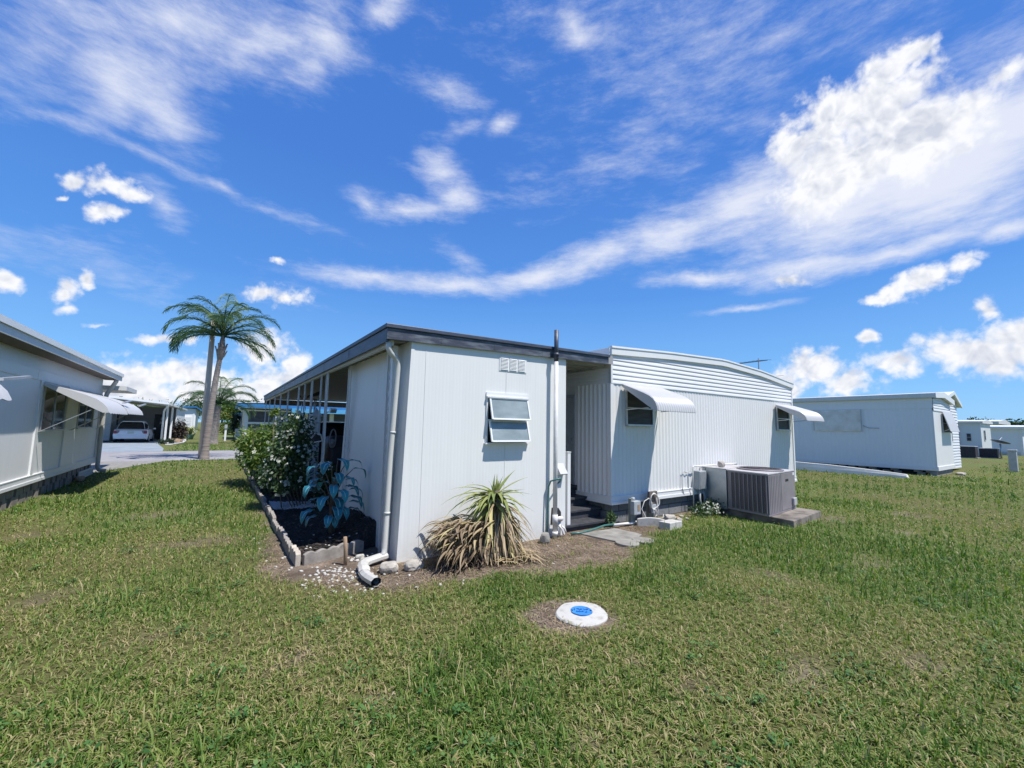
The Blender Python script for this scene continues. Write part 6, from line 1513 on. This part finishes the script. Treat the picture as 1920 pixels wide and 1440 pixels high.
FR = [(PI, .95, 1.0, 2.0), (PI + .3, .55, 1.05, 2.1), (PI - .35, .35, .95, 2.0), (PI + .6, .1, .95, 1.5), (0, .9, 1.0, 1.9), (.3, .6, 1.0, 1.9), (-.4, .35, 1.0, 1.6), (-.1, -.05, .95, 1.0), (1.2, 1.1, .9, 1.8), (1.8, .7, .9, 1.9), (-1.2, 1.1, .9, 1.9), (-1.7, .6, .9, 1.9), (-2.3, .95, .95, 2.1), (2.4, 1.0, .95, 2.0), (.8, .4, .9, 1.8), (-.8, .75, .95, 2.0), (-2.6, .25, 1.0, 1.7), (-1.4, 1.4, .8, 1.5), (PI, 1.35, .85, 1.9), (.2, 1.3, .85, 1.9), (2.9, .0, .85, 1.2), (-.6, -.2, .8, .9)]
palm('palm_tree', 'tall queen palm with feathery drooping crown at the road edge', (-.42, 22.35, 0), [(-.44, 22.3, -.05), (-.42, 22.32, .9), (-.36, 22.35, 2.2), (-.28, 22.4, 3.5), (-.19, 22.4, 4.55)], .150, .088, [(a_, e_ + (.22 if e_ > .5 else .08), l_ * (1.12 if e_ > .85 else 1.0), b_ * 1.12) for a_, e_, l_, b_ in FR], 2.5, 3)
FR2 = [(PI, .75, 1.05, 2.3), (PI + .4, .5, .9, 2.0), (0, .9, 1.0, 2.3), (.35, .5, 1.0, 2.1), (-.4, .9, 1.0, 2.2), (1.2, 1.0, .9, 2.0), (-1.3, 1.0, .95, 2.0), (-2.2, .8, 1.0, 2.2), (2.3, .9, 1.0, 2.1), (.1, .2, .8, 1.6), (PI - .3, 1.2, 1.0, 1.9), (-.9, 1.3, 1.0, 1.6), (-1.6, 1.3, 1.0, 1.5), (-.2, 1.25, 1.0, 2.2)]
palm('palm_tree', 'shorter palm with arching fronds standing across the road behind the tall palm', (-.30, 37.4, 0), [(-.35, 37.4, -.05), (-.30, 37.4, 1.0), (-.24, 37.4, 2.0), (-.2, 37.4, 2.75)], .30, .20, FR2, 3.1, 5, lead=.42, boots=False)
b = MB(); b.tube([(-.56, 22.95, -.1), (-.56, 22.95, 6.15)], [.125, .095], 12); tag(b.build('utility_pole', M['pole'], None, at=(-.56, 22.95, 0)), 'plain pale wooden utility pole right beside the tall palm trunk', 'utility pole')
rp_ = thing('meter_pedestal', 'thin pale marker post on the grass right of the shorter palm', 'post', (.45, 43, 0))
b = MB(); b.box(.38, .52, 42.95, 43.08, 0, 1.25); b.build('post', M['trim'], rp_)
b = MB(); b.rbox((.45, 42.93, 1.2), (.2, .12, .3)); b.build('box', M['greybox'], rp_, bevel=.01)
def tree(label, x, y, h, r, seed, mt='farleaf', name='tree', n=2200, trunk=True, leaf=.35):
    g = random.Random(seed); t = thing(name, label, 'tree' if name == 'tree' else name.replace('_', ' '), (x, y, 0))
    bl = []
    for k in range(9):
        a = g.uniform(0, 2 * PI); q = g.uniform(.2, .75) * r; bl.append((x + q * math.cos(a), y + q * math.sin(a), h * g.uniform(.45, .82), r * g.uniform(.35, .55), r * g.uniform(.35, .55), h * g.uniform(.13, .22)))
    leaves('crown', M[mt], t, bl, n, leaf, seed, 1.7, .15, .45)
    if trunk:
        b = MB(); b.tube([(x, y, 0), (x + .1, y, h * .3), (x, y, h * .6)], [h * .035, h * .026, h * .012], 8)
        b.build('trunk', M['bark'], t)
        for k in range(4):
            a = g.uniform(0, 6.28); b = MB(); b.tube([(x, y, h * .35), (x + r * .25 * math.cos(a), y + r * .25 * math.sin(a), h * .52), (x + r * .5 * math.cos(a), y + r * .5 * math.sin(a), h * .68)], [h * .014, h * .01, h * .004], 6); b.build('limb', M['bark'], t)
    return t
tree('broad distant tree rising behind the white outbuilding with blue roof', -5.2, 104, 6.6, 4.4, 1)
tree('rounded distant tree between the carport home and the outbuilding', -11.5, 112, 6.0, 4.2, 2)
tree('low distant tree at the left above the carport home roof', -17.5, 118, 6.2, 4.2, 3)
tree('bright green tree closing the view at the end of the green strip', 1.4, 74, 5.0, 2.6, 4, 'yelleaf', n=2600)
tree('dark green tree behind the shorter palm and the green strip', .2, 92, 6.0, 3.4, 6)
tree('tall bushy tree right behind the green strip cottage', 5.2, 88, 5.6, 3.2, 7)
for k, (x, y, w_) in enumerate(((.6, 63, 'left'), (1.5, 60.5, 'right'))):
    t = thing('shrub', ('broad green shrub at the end of the strip left of the cottage', 'darker green shrub in front of the green cottage corner')[k], 'shrub', (x, y, 0))
    leaves('foliage', M['farleaf' if k else 'yelleaf'], t, [(x, y, .8, .7, .7, .7), (x + .3, y, 1.4, .5, .5, .5)], 1200, .2, 90 + k)
t = thing('dark_shrub', 'very dark leafy shrub beside the porch home corner', 'shrub', (1.2, 49, 0))
leaves('foliage', M['darkleaf'], t, [(1.25, 49.5, 2.0, .45, .6, .6), (1.15, 49.5, 1.2, .3, .4, .5)], 700, .2, 95)
stems(t, [[(1.2, 49.4, 0), (1.2, 49.5, .7), (1.25, 49.5, 1.6)]], .05)
for k, (x, y, h, r) in enumerate(((98, 12.5, 4.6, 4.2), (104, 7.5, 4.5, 4.6), (112, 3.0, 4.9, 4.4), (118, -4, 5.2, 4.5), (122, -12, 5.4, 4.6))):
    tree(('dark distant tree behind the grey roofed home at right', 'dark distant tree above the low white home at right', 'dark distant tree at far right edge of view', 'distant tree beyond the right lawn', 'distant tree past the right lawn edge')[k], x, y, h, r, 20 + k, 'farleaf')
t = plainhome('far_home', 'far white home past the end of the right lawn', 76, 88, -6.5, 0.8, 2.6, M['whitewall'], M['whitewall'], .3, .2)
